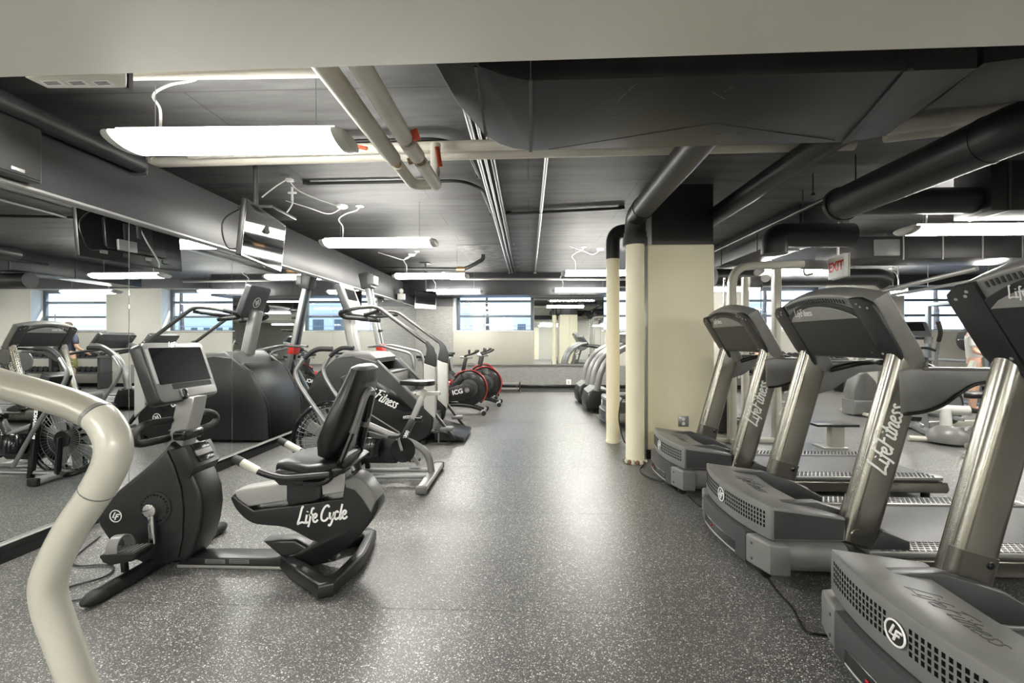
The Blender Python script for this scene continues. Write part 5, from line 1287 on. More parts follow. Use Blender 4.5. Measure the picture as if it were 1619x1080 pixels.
# white posts, dark brackets, rails at each side
for y, kk in ((yN + 0.035, 0), (yFr - 0.035, 1)):
    X = W(681, 600, yN).x; zt2, zb2 = W(681, 578, yN).z, 0.32
    po = part('post', MB().prism([(X - 0.085, zt2 + 0.03), (X + 0.06, zt2 - 0.02), (X + 0.06, zb2), (X - 0.085, zb2 + 0.14)], y - 0.05, y + 0.05, 0.012, 3), M_WHITEP, sc_, label='white upright post')
    br = [(X - 0.085, zt2 + 0.035), (X + 0.062, zt2 - 0.015), (X + 0.07, zt2 + 0.13), (X + 0.04, zt2 + 0.22), (X - 0.05, zt2 + 0.31), (X - 0.075, zt2 + 0.29), (X - 0.05, zt2 + 0.2)]
    part('rail_bracket', MB().prism(br, y - 0.045, y + 0.045, 0.012, 3), M_CHAR, sc_)
    r0 = Vector((X - 0.03, y, zt2 + 0.26)); 
    t1 = W(594, 484, yN); t2 = W(560, 487, yN); t3 = W(531, 494, yN)
    dx = 0
    rl = [r0, Vector((t1.x + dx, y, t1.z)), Vector((t2.x + dx, y, t2.z)), Vector((t3.x + dx, y + (0.06 if not kk else -0.06), t3.z)), Vector((t3.x + 0.02 + dx, y + (0.16 if not kk else -0.16), t3.z - 0.05)), Vector((t2.x + 0.1, y + (0.20 if not kk else -0.20), t3.z - 0.075))]
    part('handrail', MB().tube(fillet(rl, 0.10, 6), 0.024, 14), M_DPEWT, sc_)
    part('rail_grip', MB().tube(fillet(rl, 0.10, 6)[-16:], 0.029, 14), M_RUBBER, sc_)
    part('lower_bar', MB().obox(Vector((X + 0.02, y, 0.42)), Vector((X + 0.30, y, 0.06)), 0.05, 0.035, 0.008), M_BLACK, sc_)
    part('step_pad', MB().box((X + 0.20, y, 0.20), (0.16, 0.12, 0.05), 0.014, 3), M_GREYP, sc_)
    part('foot', MB().cyl((X - 0.1, y, 0.0), (X - 0.1, y, 0.05), 0.035, n=12), M_RUBBER, sc_)
part('cross_tube', MB().tube(fillet([(t1.x + 0.02, yN + 0.04, t1.z - 0.06), (t2.x + 0.05, yN + 0.2, t1.z - 0.10), (t2.x + 0.05, yFr - 0.2, t1.z - 0.10), (t1.x + 0.02, yFr - 0.04, t1.z - 0.06)], 0.1, 5), 0.022, 12), M_RUBBER, sc_)
part('entry_step', MB().prism([(W(684, 600, yN).x, 0.03), (W(684, 600, yN).x + 0.38, 0.03), (W(684, 600, yN).x + 0.38, 0.07), (W(684, 600, yN).x + 0.1, 0.15), (W(684, 600, yN).x, 0.18)], yN + 0.1, yFr - 0.1, 0.01), M_BLACK, sc_)
# mast and console
m0, m1 = W(563, 557, yM), W(548, 490, yM)
part('mast', MB().obox(m0 + Vector((0, 0, -0.04)), m1, 0.16, 0.13, 0.03, up=(1, 0, 0), seg=3), M_SILVER, sc_, label='silver console mast')
ct, cb_ = W(549, 452, yM), W(566, 497, yM)
vd = (ct - cb_).normalized(); wd = Vector((vd.z, 0, -vd.x)); KM2 = Matrix((Vector((0, 1, 0)), vd, wd)).transposed().to_4x4(); KM2.translation = (ct + cb_) / 2
Lc = (ct - cb_).length
cc_ = part('console', MB().prism(rrect(0.46, Lc + 0.04, 0.04, 4), -0.09, 0.0, 0.016, 3, axis='Z', M=KM2), M_CHAR, sc_)
part('bezel', MB().prism(rrect(0.43, Lc + 0.01, 0.035, 4), -0.002, 0.006, 0.003, 1, axis='Z', M=KM2), M_GREYP, cc_)
part('screen', MB().prism(rrect(0.33, 0.16, 0.01, 2), 0.0, 0.009, 0.001, 1, axis='Z', M=KM2 @ Matrix.Translation((0, 0.07, 0))), M_SCREEN, cc_)
part('keypad', MB().prism(rrect(0.33, 0.12, 0.01, 2), 0.0, 0.009, 0.001, 1, axis='Z', M=KM2 @ Matrix.Translation((0, -0.10, 0))), M_WHITEP, cc_)
part('rear_logo', emblem_mb(0.07, KM2 @ axisM((0, 0, -0.092), (0, 0, -1), (-1, 0, 0))), M_LOGO, cc_)
cord([(300, 700), (380, 690), (440, 683), (470, 676)], 'black power cord along the mirror wall behind the fan bike')

# ---- vertical climber: leaning twin mast on a T base
vc = thing('vertical_climber', 'leaning steel mast climbing machine with red brackets, between the stair climber and the mirror', 'climbing machine', (-2.3, 7.15, 0))
yv = 7.1
vb, vt = Vector((-2.15, yv, 0.05)), Vector((-2.62, yv, 2.30))
for s in (-1, 1):
    part('mast', MB().obox(vb + Vector((0, s * 0.07, 0)), vt + Vector((0, s * 0.07, 0)), 0.05, 0.07, 0.006), M_STEEL, vc)
part('track_cover', MB().obox(vb.lerp(vt, 0.05), vb.lerp(vt, 0.98), 0.09, 0.045, 0.006), M_BLACK, vc)
for f in (0.22, 0.46):
    part('red_bracket', MB().obox(vb.lerp(vt, f), vb.lerp(vt, f + 0.07), 0.20, 0.10, 0.01), M_RED, vc, label='red slide bracket')
hd = vt
part('head', MB().obox(vb.lerp(vt, 0.93), vb.lerp(vt, 1.04), 0.24, 0.17, 0.02), M_CHAR, vc)
part('console', MB().box(vt + Vector((0.10, 0, -0.02)), (0.10, 0.26, 0.16), 0.02, 3), M_MIDGREY, vc)
part('display', MB().box(vt + Vector((0.153, 0, 0.0)), (0.006, 0.18, 0.09), 0.002, 1), M_WHITEP, vc)
for s, f in ((-1, 0.62), (1, 0.74)):
    h = vb.lerp(vt, f)
    part('hand_grip', MB().tube(fillet([h, h + Vector((0.10, s * 0.06, 0.02)), h + Vector((0.12, s * 0.28, 0.02))], 0.04), 0.016, 10), M_RUBBER, vc)
    f2 = vb.lerp(vt, f - 0.52)
    part('foot_pedal', MB().box(f2 + Vector((0.12, s * 0.18, 0)), (0.12, 0.16, 0.03), 0.008), M_BLACK, vc)
for s in (-1, 1):
    q = vb.lerp(vt, 0.47)
    part('side_rail', MB().tube(fillet([Vector((-2.55, yv + s * 0.10, q.z + 0.10)), Vector((-2.30, yv + s * 0.30, q.z + 0.12)), Vector((-1.80, yv + s * 0.33, q.z)), Vector((-1.76, yv + s * 0.33, 0.9)), Vector((-1.72, yv + s * 0.33, 0.03))], 0.08, 5), 0.020, 12), M_STEEL, vc)
part('rear_brace', MB().obox(vb.lerp(vt, 0.42), Vector((-2.85, yv, 0.06)), 0.06, 0.04, 0.006), M_FRAME, vc)
part('base_plate', MB().prism([(-2.95, yv - 0.06), (-1.74, yv - 0.38), (-1.66, yv - 0.38), (-1.66, yv - 0.30), (-2.1, yv - 0.06), (-2.1, yv + 0.06), (-1.66, yv + 0.30), (-1.66, yv + 0.38), (-1.74, yv + 0.38), (-2.95, yv + 0.06)], 0.0, 0.05, 0.006, axis='Z'), M_FRAME, vc)

# ---- indoor cycles
def make_spin(label):
    t = thing('spin_bike', label, 'exercise bike', (0, 0, 0), 'indoor cycles by the back wall')
    # local: +x = front (flywheel)... the flywheel end points to the aisle
    fw = Vector((0.35, 0, 0.44)); AMs = axisM(fw, (0, 1, 0), (1, 0, 0))
    part('flywheel', MB().lathe([(0.0, -0.03), (0.26, -0.03), (0.305, -0.02), (0.31, 0.0), (0.305, 0.02), (0.26, 0.03), (0.0, 0.03)], 36, AMs), M_BLACKG, t)
    part('wheel_guard', MB().tube([fw + Vector((0.325 * math.cos(a), 0, 0.325 * math.sin(a))) for a in [math.radians(-50 + 190 * k / 24) for k in range(25)]], 0.026, 10), M_BLACK, t)
    for s in (-1, 1):
        part('red_stripe', MB().tube([fw + Vector((0.335 * math.cos(a), s * 0.022, 0.335 * math.sin(a))) for a in [math.radians(-45 + 180 * k / 24) for k in range(25)]], 0.007, 8), M_RED, t, label='red edge stripe')
        part('wheel_spoke_cover', MB().lathe([(0.0, 0.045), (0.10, 0.042), (0.17, 0.03)], 24, axisM(fw, (0, s, 0))), M_CHAR, t)
        cover = [(-0.30, 0.34), (-0.24, 0.22), (-0.05, 0.19), (0.25, 0.24), (0.42, 0.32), (0.47, 0.43), (0.42, 0.53), (0.28, 0.54), (0.02, 0.46), (-0.22, 0.44)]
        part('chain_cover', MB().prism(cover, s * 0.05, s * 0.085, 0.012, 2), M_BLACK, t)
        part('lettering', text_mb('ICG', 0.115, axisM((0.16, s * 0.0865, 0.385), (0, s, 0), (-s, 0, -0.22 * s)), bold=0.004), M_LOGO, t)
        part('round_mark', emblem_mb(0.036, axisM((0.33, s * 0.0865, 0.42), (0, s, 0), (-s, 0, 0))), M_LOGO, t)
    part('red_crank', MB().obox((-0.05, -0.11, 0.32), (-0.06, -0.11, 0.10), 0.055, 0.025, 0.01, up=(0, 1, 0)).cyl((-0.05, -0.12, 0.33), (-0.05, -0.085, 0.33), 0.06, n=18), M_RED, t, label='red crank arm')
    part('red_crank', MB().obox((-0.05, 0.11, 0.33), (-0.04, 0.11, 0.53), 0.055, 0.025, 0.01, up=(0, 1, 0)).cyl((-0.05, 0.085, 0.33), (-0.05, 0.12, 0.33), 0.06, n=18), M_RED, t, label='red crank arm')
    part('pedal', MB().box((-0.06, -0.17, 0.095), (0.10, 0.09, 0.03), 0.008).box((-0.04, 0.17, 0.535), (0.10, 0.09, 0.03), 0.008), M_STEEL, t)
    fr1 = [(-0.50, 0.10), (-0.40, 0.10), (-0.24, 0.30), (0.10, 0.42), (0.28, 0.64), (0.20, 0.70), (0.02, 0.50), (-0.20, 0.46), (-0.36, 0.62), (-0.46, 0.60), (-0.36, 0.36)]
    part('frame', MB().prism(fr1, -0.038, 0.038, 0.014, 2), M_BLACK, t)
    part('lower_beam', MB().tube(smooth([Vector((-0.55, 0, 0.07)), Vector((-0.1, 0, 0.15)), Vector((0.35, 0, 0.13)), Vector((0.62, 0, 0.06))], 6), 0.04, 12), M_BLACK, t)
    part('seat_post', MB().obox((-0.40, 0, 0.58), (-0.47, 0, 0.95), 0.045, 0.06, 0.01), M_BLACK, t)
    part('seat_slider', MB().box((-0.46, 0, 0.955), (0.24, 0.05, 0.04), 0.008), M_STEEL, t)
    so2 = smooth([(-0.60, 0, 0), (-0.58, 0.08, 0), (-0.48, 0.09, 0), (-0.36, 0.03, 0), (-0.30, 0, 0), (-0.36, -0.03, 0), (-0.48, -0.09, 0), (-0.58, -0.08, 0)], 4, True)
    part('saddle', MB().prism([(p.x, p.y) for p in so2], 0.985, 1.035, 0.018, 2, axis='Z'), M_VINYL, t)
    part('handlebar_post', MB().obox((0.22, 0, 0.62), (0.30, 0, 1.0), 0.045, 0.065, 0.01), M_BLACK, t)
    part('handlebar_slider', MB().box((0.30, 0, 1.0), (0.22, 0.05, 0.04), 0.008), M_STEEL, t)
    for s in (-1, 1):
        part('handlebar', MB().tube(fillet([(0.30, s * 0.02, 1.02), (0.30, s * 0.20, 1.03), (0.44, s * 0.22, 1.07), (0.52, s * 0.16, 1.12), (0.48, s * 0.06, 1.12)], 0.05, 5), 0.016, 10), M_RUBBER, t)
    part('console', MB().box((0.36, 0, 1.09), (0.03, 0.13, 0.10), 0.008, 2), M_BLACK, t)
    part('resistance_knob', MB().cyl((0.06, 0, 0.52), (0.02, 0, 0.60), 0.022, n=12), M_RED, t)
    for x, w in ((0.62, 0.26), (-0.56, 0.26)):
        sb = part('stabiliser', MB().box((x, 0, 0.045), (0.07, 2 * w, 0.045), 0.012, 2), M_SILVER, t)
        for s in (-1, 1): part('foot_wheel', MB().cyl((x + 0.03, s * w, 0.04), (x + 0.03, s * (w + 0.04), 0.04), 0.04, n=14), M_RUBBER, sb)
        part('label_strip', MB().box((x - 0.13 if x > 0 else x + 0.13, 0, 0.125), (0.09, 0.03, 0.003)), M_LOGO, sb)
    return t
sb = make_spin('black indoor cycle with red crank, nearest of the two beyond the stair climber')
sb.location = (-1.42, 7.95, 0)
dup(sb, (-1.22, 8.95, 0), 'black indoor cycle with red rim stripe, farther one, nearest the low bench')
dup(sb, (-1.36, 10.0, 0), 'black indoor cycle hidden behind the two others, handlebars only, by the wallcovering')

# ---- low bench/rack by the back wall
p0, p1 = W(768, 606, 10.95), W(822, 606, 10.95)
bn_ = thing('low_bench', 'low black bench with slanted legs against the back wall', 'bench', ((p0.x + p1.x) / 2, 10.95, 0))
part('top_rail', MB().box2((p0.x - 0.9, 10.9, 0.20), (p1.x, 11.2, 0.245), 0.006), M_MIDGREY, bn_)
part('end_plate', MB().box2((p1.x - 0.02, 10.89, 0.10), (p1.x + 0.01, 11.21, 0.27), 0.004), M_BLACK, bn_)
part('lower_rail', MB().box2((p0.x - 0.9, 10.9, 0.10), (p1.x, 11.15, 0.125), 0.004), M_PALE, bn_)
for x, s in ((p1.x - 0.10, 1), (p0.x - 0.75, -1)):
    for y in (10.92, 11.17):
        part('leg', MB().obox((x, y, 0.19), (x + s * 0.10, y, 0.03), 0.025, 0.025, 0.003), M_BLACK, bn_)
        part('caster', MB().cyl((x + s * 0.10, y - 0.012, 0.026), (x + s * 0.10, y + 0.012, 0.026), 0.026, n=12), M_STEEL, bn_)
single('floor_mat', MB().box2((-2.4, 11.25, 0.001), (3.2, 12.05, 0.012), 0.004), M_RUBBER, 'black rubber strip on the floor along the back wall', 'mat', base=(0, 11.6, 0))

# ---- televisions
def television(name, lab, TL, BL, TR, BR, cpos):
    t = thing(name, lab, 'television', cpos)
    TL, BL, TR, BR = map(Vector, (TL, BL, TR, BR))
    u = (TR - TL); w = u.length; u.normalize(); v = (TL - BL); v = (v - u * v.dot(u)); h = v.length; v.normalize(); n = u.cross(v)
    M = Matrix((u, v, n)).transposed().to_4x4(); M.translation = (TL + BR) / 2
    part('case', MB().prism(rrect(w, h, 0.012, 3), -0.045, -0.004, 0.006, 2, axis='Z', M=M), M_BLACK, t)
    part('bezel', MB().prism(rrect(w, h, 0.010, 3), -0.006, 0.0, 0.002, 1, axis='Z', M=M), M_BLACKG, t)
    part('screen', MB().prism(rrect(w - 0.03, h - 0.035, 0.004, 2), -0.001, 0.0015, 0.0005, 1, axis='Z', M=M), M_SCREEN, t)
    part('rear_hump', MB().prism(rrect(w * 0.6, h * 0.6, 0.03, 3), -0.085, -0.04, 0.012, 2, axis='Z', M=M), M_BLACK, t)
    for a in (-0.3, -0.1, 0.12, 0.3):
        part('port_panel', MB().box((a * w, -h * 0.36, -0.05), (0.06, 0.03, 0.012), 0.003, 1, M), M_SILVER if a in (-0.3, 0.12) else M_CHAR, t)
    c = M @ Vector((0, 0, -0.09))
    part('wall_plate', MB().box((0, 0, -0.092), (0.26, 0.22, 0.014), 0.004, 1, M), M_CHAR, t)
    tp = Vector((c.x, c.y, ZC - 0.01))
    part('pole', MB().cyl(c, tp, 0.022, n=12), M_CHAR, t)
    part('ceiling_plate', MB().box(tp, (0.22, 0.22, 0.02), 0.004), M_CHAR, t)
    return t, M
tv, TM = television('television', 'flat television hung from the ceiling near the mirrors, screen reflecting the lights', W(391, 314, 3.6), W(382, 405, 3.6), W(453, 358, 4.5), W(444, 429, 4.5), (-2.4, 4.05, 2.2))
part('mount_frame', MB().box2((-2.62, 3.90, 2.50), (-2.30, 4.32, 2.53), 0.006), M_CHAR, tv)
part('mount_arm', MB().obox((-2.5, 4.05, 2.52), (-2.42, 4.02, 2.30), 0.05, 0.04, 0.006), M_STEEL, tv)
p = TM @ Vector((0, -0.30, -0.03))
part('sensor_box', MB().box((-0.12, -0.1, -0.11), (0.16, 0.10, 0.03), 0.006, 2, TM), M_SILVER, tv)
P = smooth([TM @ Vector(q) for q in ((-0.3, 0.22, -0.06), (-0.5, 0.02, -0.14), (-0.44, -0.18, -0.12), (-0.3, -0.16, -0.06))], 6)
part('loose_cable', MB().tube(P, 0.006, 8), M_BLACK, tv)
P = smooth([TM @ Vector(q) for q in ((0.0, 0.22, -0.06), (0.04, 0.0, -0.12), (0.16, -0.18, -0.10), (0.2, -0.24, -0.06))], 6)
part('loose_cable', MB().tube(P, 0.007, 8), M_WHITE, tv)
tv2, _ = television('television', 'small far television above the back of the mirrors, beside the last light', W(656, 457, 9.7), W(657, 486, 9.65), W(690, 459, 9.82), W(690, 491, 9.77), (-2.2, 9.8, 2.2))
p = W(636, 466, 10.2)
el = thing('emergency_light', 'white emergency light box with round lamp head at the end of the black band', 'light', p)
part('box', MB().box((p.x - 0.02, p.y, p.z - 0.05), (0.17, 0.10, 0.14), 0.012, 3), M_WHITE, el)
part('lamp_head', MB().lathe([(0.0, 0.05), (0.05, 0.045), (0.062, 0.0), (0.045, -0.05), (0.0, -0.05)], 18, axisM((p.x - 0.02, p.y - 0.04, p.z + 0.08), (0.5, -0.8, 0))), M_WHITE, el)
part('lamp_stem', MB().cyl((p.x - 0.02, p.y, p.z), (p.x - 0.02, p.y, p.z + 0.06), 0.018, n=10), M_WHITE, el)
part('bracket', MB().box2((-3.06, p.y - 0.04, p.z - 0.12), (p.x - 0.08, p.y + 0.04, p.z + 0.02), 0.006), M_BLACK, el)
# ================================================================ RIGHT SIDE OF THE GYM
# ---- cable machine
Yc_ = 5.78
cm = thing('cable_machine', 'pale tubular cable machine frame with curved top beam, right of the cream column', 'weight machine', (3.2, Yc_, 0))
A = W(1157, 690, Yc_); B = W(1231, 690, Yc_); zt_ = W(1200, 421, Yc_).z
part('frame_tube', MB().tube(fillet([(A.x, Yc_, 0.05), (A.x, Yc_, zt_), (W(1268, 421, Yc_).x, Yc_, zt_ + 0.02)], 0.25, 7), 0.062, 16, sec=[(a, b) for a, b in rrect(2, 1.5, 0.5, 3)]), M_PALE, cm)
part('frame_tube', MB().tube([(B.x, Yc_ + 0.05, 0.05), (B.x, Yc_ + 0.05, zt_)], 0.055, 16, sec=rrect(2, 1.6, 0.4, 3)), M_PALE, cm)
x2 = W(1178, 600, Yc_ + 0.66).x
part('frame_tube', MB().tube([(x2, Yc_ + 0.66, 0.05), (x2, Yc_ + 0.66, zt_ - 0.05)], 0.05, 16, sec=rrect(2, 1.6, 0.4, 3)), M_PALE, cm)
part('top_arm', MB().obox((W(1265, 421, Yc_).x, Yc_, zt_ + 0.02), (W(1312, 424, Yc_).x, Yc_ - 0.1, zt_ - 0.01), 0.08, 0.11, 0.012), M_GREYP, cm)
part('hook', MB().tube(fillet([(W(1270, 425, Yc_).x, Yc_, zt_), (W(1272, 437, Yc_).x, Yc_, zt_ - 0.12), (W(1285, 434, Yc_).x, Yc_, zt_ - 0.10)], 0.04), 0.014, 8), M_STEEL, cm)
p = W(1195, 446, Yc_ + 0.1)
part('pulley_block', MB().box(p, (0.16, 0.08, 0.15), 0.02), M_GREYP, cm)
part('pulley', MB().lathe([(0.0, -0.015), (0.05, -0.015), (0.04, 0.0), (0.05, 0.015), (0.0, 0.015)], 20, axisM(W(1210, 440, Yc_), (0, -1, 0))), M_WHITE, cm)
part('pulley', MB().lathe([(0.0, -0.015), (0.04, -0.015), (0.03, 0.0), (0.04, 0.015), (0.0, 0.015)], 20, axisM(W(1197, 431, Yc_), (0, -1, 0))), M_WHITEP, cm)
p = W(1203, 450, Yc_)
part('cable', MB().cyl(p, (p.x, Yc_, 0.9), 0.005, n=6), M_BLACK, cm)
wx = W(1145, 640, Yc_).x + 0.05
for s in range(12):
    part('weight_plate', MB().box((wx + 0.02, Yc_ + 0.35, 0.10 + s * 0.048), (0.20, 0.36, 0.043), 0.004), M_BLACK, cm)
part('guard_panel', MB().box((wx, Yc_ + 0.10, 0.42), (0.20, 0.02, 0.62), 0.006), M_CHAR, cm)
part('lettering', text_mb('SAFE\nSET', 0.07, axisM((wx, Yc_ + 0.088, 0.60), (0, -1, 0), (1, 0, 0)), bold=0.002), M_BLACK, cm)
for xx in (wx - 0.06, wx + 0.10): part('guide_rod', MB().cyl((xx, Yc_ + 0.35, 0.05), (xx, Yc_ + 0.35, zt_ - 0.1), 0.012, n=10), M_CHROME, cm)
part('base_rail', MB().box2((A.x - 0.25, Yc_ - 0.04, 0.0), (B.x + 0.1, Yc_ + 0.06, 0.06), 0.01), M_PALE, cm)
part('base_rail', MB().box2((A.x - 0.05, Yc_ - 0.1, 0.0), (A.x + 0.05, Yc_ + 0.76, 0.06), 0.01), M_PALE, cm)
part('roller_pad', MB().cyl(W(1200, 603, Yc_), W(1246, 600, Yc_), 0.05, n=16), M_GREYP, cm)
# ---- slanting pale pipes under the far ceiling
for (a_, b_, r_, lab) in ((W(1325, 478, 9.2), W(1545, 424, 7.0), 0.04, 'pale slanting pipe under the ceiling far right, upper of two'), (W(1390, 470, 9.8), W(1560, 440, 8.2), 0.03, 'pale slanting pipe under the ceiling far right, lower of two')):
    t = thing('overhead_pipe', lab, 'pipe', a_)
    part('barrel', MB().cyl(a_, b_, r_, n=14), M_SILVER, t)
    for f in (0.15, 0.5):
        h = a_.lerp(b_, f); part('hanger', MB().cyl(h, (h.x, h.y, ZC), 0.006, n=6), M_STEEL, t)
# ---- footrest
Yf = 5.55
a, b = W(1281, 668, Yf), W(1346, 668, Yf)
ft = thing('step_platform', 'small black foot platform on a single pale post, past the treadmill belts', 'platform', ((a.x + b.x) / 2, Yf, 0))
part('platform', MB().box2((a.x, Yf - 0.14, a.z - 0.03), (b.x, Yf + 0.16, a.z), 0.006), M_BLACK, ft)
part('post', MB().box2((W(1312, 690, Yf).x, Yf - 0.04, 0.0), (W(1332, 690, Yf).x, Yf + 0.06, a.z - 0.03), 0.006), M_PALE, ft)
part('base', MB().box2((a.x + 0.1, Yf - 0.10, 0.0), (b.x - 0.1, Yf + 0.14, 0.02), 0.004), M_PALE, ft)
# ---- ellipticals / arc trainers
def make_elliptical(label):
    t = thing('cross_trainer', label, 'cross trainer', (0, 0, 0), 'grey cross trainers on the right')
    # local: front (console) at -x, rider faces -x
    part('front_shroud', MB().prism([(-0.55, 0.05), (-0.62, 0.40), (-0.52, 0.72), (-0.38, 0.78), (-0.22, 0.60), (-0.12, 0.30), (-0.10, 0.05)], -0.13, 0.13, 0.035, 3), M_GREYP, t)
    part('shroud_base', MB().prism([(-0.62, 0.03), (-0.62, 0.28), (-0.10, 0.28), (-0.02, 0.03)], -0.16, 0.16, 0.03, 3), M_MIDGREY, t)
    part('mast', MB().tube(smooth([Vector((-0.42, 0, 0.70)), Vector((-0.36, 0, 1.05)), Vector((-0.24, 0, 1.40))], 5), 0.055, 14), M_GREYP, t)
    KM = axisM((-0.20, 0, 1.48), (0.75, 0, 0.66), (0, 1, 0))
    cn = part('console', MB().prism(rrect(0.42, 0.32, 0.05, 4), -0.07, 0.0, 0.016, 3, axis='Z', M=KM), M_CHAR, t)
    part('screen', MB().prism(rrect(0.30, 0.17, 0.01, 2), -0.002, 0.004, 0.001, 1, axis='Z', M=KM @ Matrix.Translation((0, 0.04, 0))), M_SCREEN, cn)
    for s in (-1, 1):
        part('cup_holder', MB().lathe([(0.0, 0.0), (0.045, 0.0), (0.055, 0.10), (0.05, 0.10), (0.042, 0.01)], 18, Matrix.Translation((-0.13, s * 0.17, 1.26))), M_GREYP, t)
        lv = [Vector((-0.30, s * 0.27, 0.35)), Vector((-0.30, s * 0.30, 0.85)), Vector((-0.22, s * 0.30, 1.20)), Vector((-0.06, s * 0.28, 1.42)), Vector((-0.02, s * 0.24, 1.58))]
        ar = part('arm_lever', MB().tube(smooth(lv, 5), 0.022, 12), M_STEEL, t)
        part('grip', MB().tube(smooth(lv, 5)[-9:], 0.027, 12), M_RUBBER, ar)
        part('fixed_handle', MB().tube(fillet([(-0.30, s * 0.03, 1.18), (-0.14, s * 0.16, 1.20), (0.0, s * 0.20, 1.16)], 0.06), 0.018, 10), M_RUBBER, t)
        z = 0.24 + 0.06 * s
        part('foot_beam', MB().obox((-0.28, s * 0.2, 0.22), (0.80, s * 0.2, z), 0.05, 0.05, 0.012), M_STEEL, t)
        part('foot_plate', MB().prism([(0.20, z + 0.03), (0.56, z + 0.03), (0.60, z + 0.09), (0.57, z + 0.09), (0.54, z + 0.055), (0.22, z + 0.055), (0.18, z + 0.10), (0.15, z + 0.10)], s * 0.13, s * 0.28, 0.006), M_RUBBER, t)
    part('hub_dome', MB().lathe([(0.21, 0.03), (0.21, 0.07), (0.19, 0.14), (0.12, 0.21), (0.0, 0.24)], 28, Matrix.Translation((0.95, 0, 0.0))), M_GREYP, t)
    part('hub_post', MB().cyl((0.92, 0, 0.22), (0.88, 0, 0.42), 0.06, n=14).cyl((0.86, -0.24, 0.42), (0.86, 0.24, 0.42), 0.06, n=14), M_WHITEP, t)
    part('base_rail', MB().box2((-0.55, -0.06, 0.01), (0.95, 0.06, 0.07), 0.012), M_STEEL, t)
    for x in (-0.45, 0.95):
        part('stabiliser', MB().tube([(x, -0.38, 0.04), (x, 0.38, 0.04)], 0.035, 12), M_PALE, t)
    return t
el_ = make_elliptical('grey cross trainer with tilted console seen between the two nearest treadmill consoles')
el_.location = (5.67, 6.67, 0); el_.rotation_euler = (0, 0, -PI * 0.628)
dup(el_, (6.2, 7.95, 0), 'grey cross trainer whose tall shroud shows below the middle treadmill arm', rotz=0.0)
dup(el_, (7.55, 5.9, 0), 'grey cross trainer at the right edge beyond the nearest treadmill upright', rotz=PI * 0.97)
dup(el_, (9.6, 7.4, 0), 'grey cross trainer farthest back on the right, before the right-hand window', rotz=PI * 1.05)
# ---- plate loaded wheel behind, dark
hk = thing('hack_press', 'grey plate-loaded press with a round black weight disc, right of the nearest upright', 'weight machine', (6.6, 6.8, 0))
p = W(1505, 640, 6.62)
part('weight_disc', MB().lathe([(0.0, -0.03), (0.24, -0.03), (0.26, -0.01), (0.26, 0.01), (0.24, 0.03), (0.0, 0.03)], 30, axisM((p.x, 6.62, 0.36), (0.4, -0.9, 0))), M_BLACK, hk)
part('disc_cover', MB().lathe([(0.0, 0.05), (0.16, 0.045), (0.18, 0.03)], 26, axisM((p.x, 6.62, 0.36), (0.4, -0.9, 0))), M_GREYP, hk)
part('frame', MB().obox((p.x - 0.2, 6.78, 0.06), (p.x + 1.2, 6.9, 0.10), 0.08, 0.08, 0.012).obox((p.x + 0.1, 6.78, 0.08), (p.x + 0.5, 6.82, 1.0), 0.07, 0.07, 0.012), M_PALE, hk)
part('seat', MB().box((p.x + 0.5, 6.82, 0.5), (0.4, 0.34, 0.08), 0.025, 3), M_VINYL, hk)
# ---- power rack before the right hand window
rk = thing('power_rack', 'dark steel power rack standing in front of the right-hand back window', 'rack', (9.6, 9.6, 0))
for x in (9.0, 10.3):
    for y in (9.2, 10.3):
        part('upright', MB().box2((x - 0.04, y - 0.04, 0), (x + 0.04, y + 0.04, 2.15), 0.006), M_FRAME, rk)
for y in (9.2, 10.3): part('cross_beam', MB().box2((9.0, y - 0.04, 2.07), (10.3, y + 0.04, 2.15), 0.006), M_FRAME, rk)
for x in (9.0, 10.3):
    part('side_beam', MB().box2((x - 0.035, 9.2, 2.07), (x + 0.035, 10.3, 2.14), 0.006), M_FRAME, rk)
    part('safety_bar', MB().box2((x - 0.03, 9.2, 0.85), (x + 0.03, 10.3, 0.91), 0.006), M_STEEL, rk)
    part('foot', MB().box2((x - 0.05, 9.0, 0), (x + 0.05, 10.5, 0.06), 0.006), M_FRAME, rk)
bbl = thing('barbell', 'barbell with black plates resting on the power rack', 'barbell', (9.65, 9.25, 1.3))
part('bar', MB().cyl((8.55, 9.12, 1.32), (10.75, 9.12, 1.32), 0.015, n=10), M_CHROME, bbl)
for x in (8.72, 8.78, 10.52, 10.58): part('plate', MB().lathe([(0.03, -0.022), (0.20, -0.022), (0.225, -0.012), (0.225, 0.012), (0.20, 0.022), (0.03, 0.022)], 28, axisM((x, 9.12, 1.32), (1, 0, 0))), M_RUBBER, bbl)
for x in (9.0, 10.3): part('hook', MB().box2((x - 0.03, 9.08, 1.27), (x + 0.03, 9.17, 1.31), 0.004), M_STEEL, rk)
# ---- dumbbell rack along the back wall below windows 2 and 3
dr_ = thing('dumbbell_rack', 'two-tier dumbbell rack along the back wall under the third window', 'rack', (6.4, 11.6, 0))
for z in (0.42, 0.82):
    part('shelf', MB().box2((5.2, 11.35, z), (8.0, 11.75, z + 0.04), 0.006), M_CHAR, dr_)
for x in (5.25, 6.6, 7.95):
    part('leg', MB().box2((x - 0.04, 11.4, 0), (x + 0.04, 11.75, 0.90), 0.006), M_CHAR, dr_)
def dumbbell():
    t = thing('dumbbell', 'dumbbell', 'dumbbell', (0, 0, 0), 'dumbbells on the rack')
    for s in (-1, 1): part('head', MB().lathe([(0.0, -0.035), (0.06, -0.035), (0.068, -0.025), (0.068, 0.025), (0.06, 0.035), (0.0, 0.035)], 18, axisM((0, s * 0.105, 0.068), (0, 1, 0))), M_RUBBER, t)
    part('handle', MB().cyl((0, -0.08, 0.068), (0, 0.08, 0.068), 0.017, n=10), M_CHROME, t)
    return t
db = dumbbell(); first = True
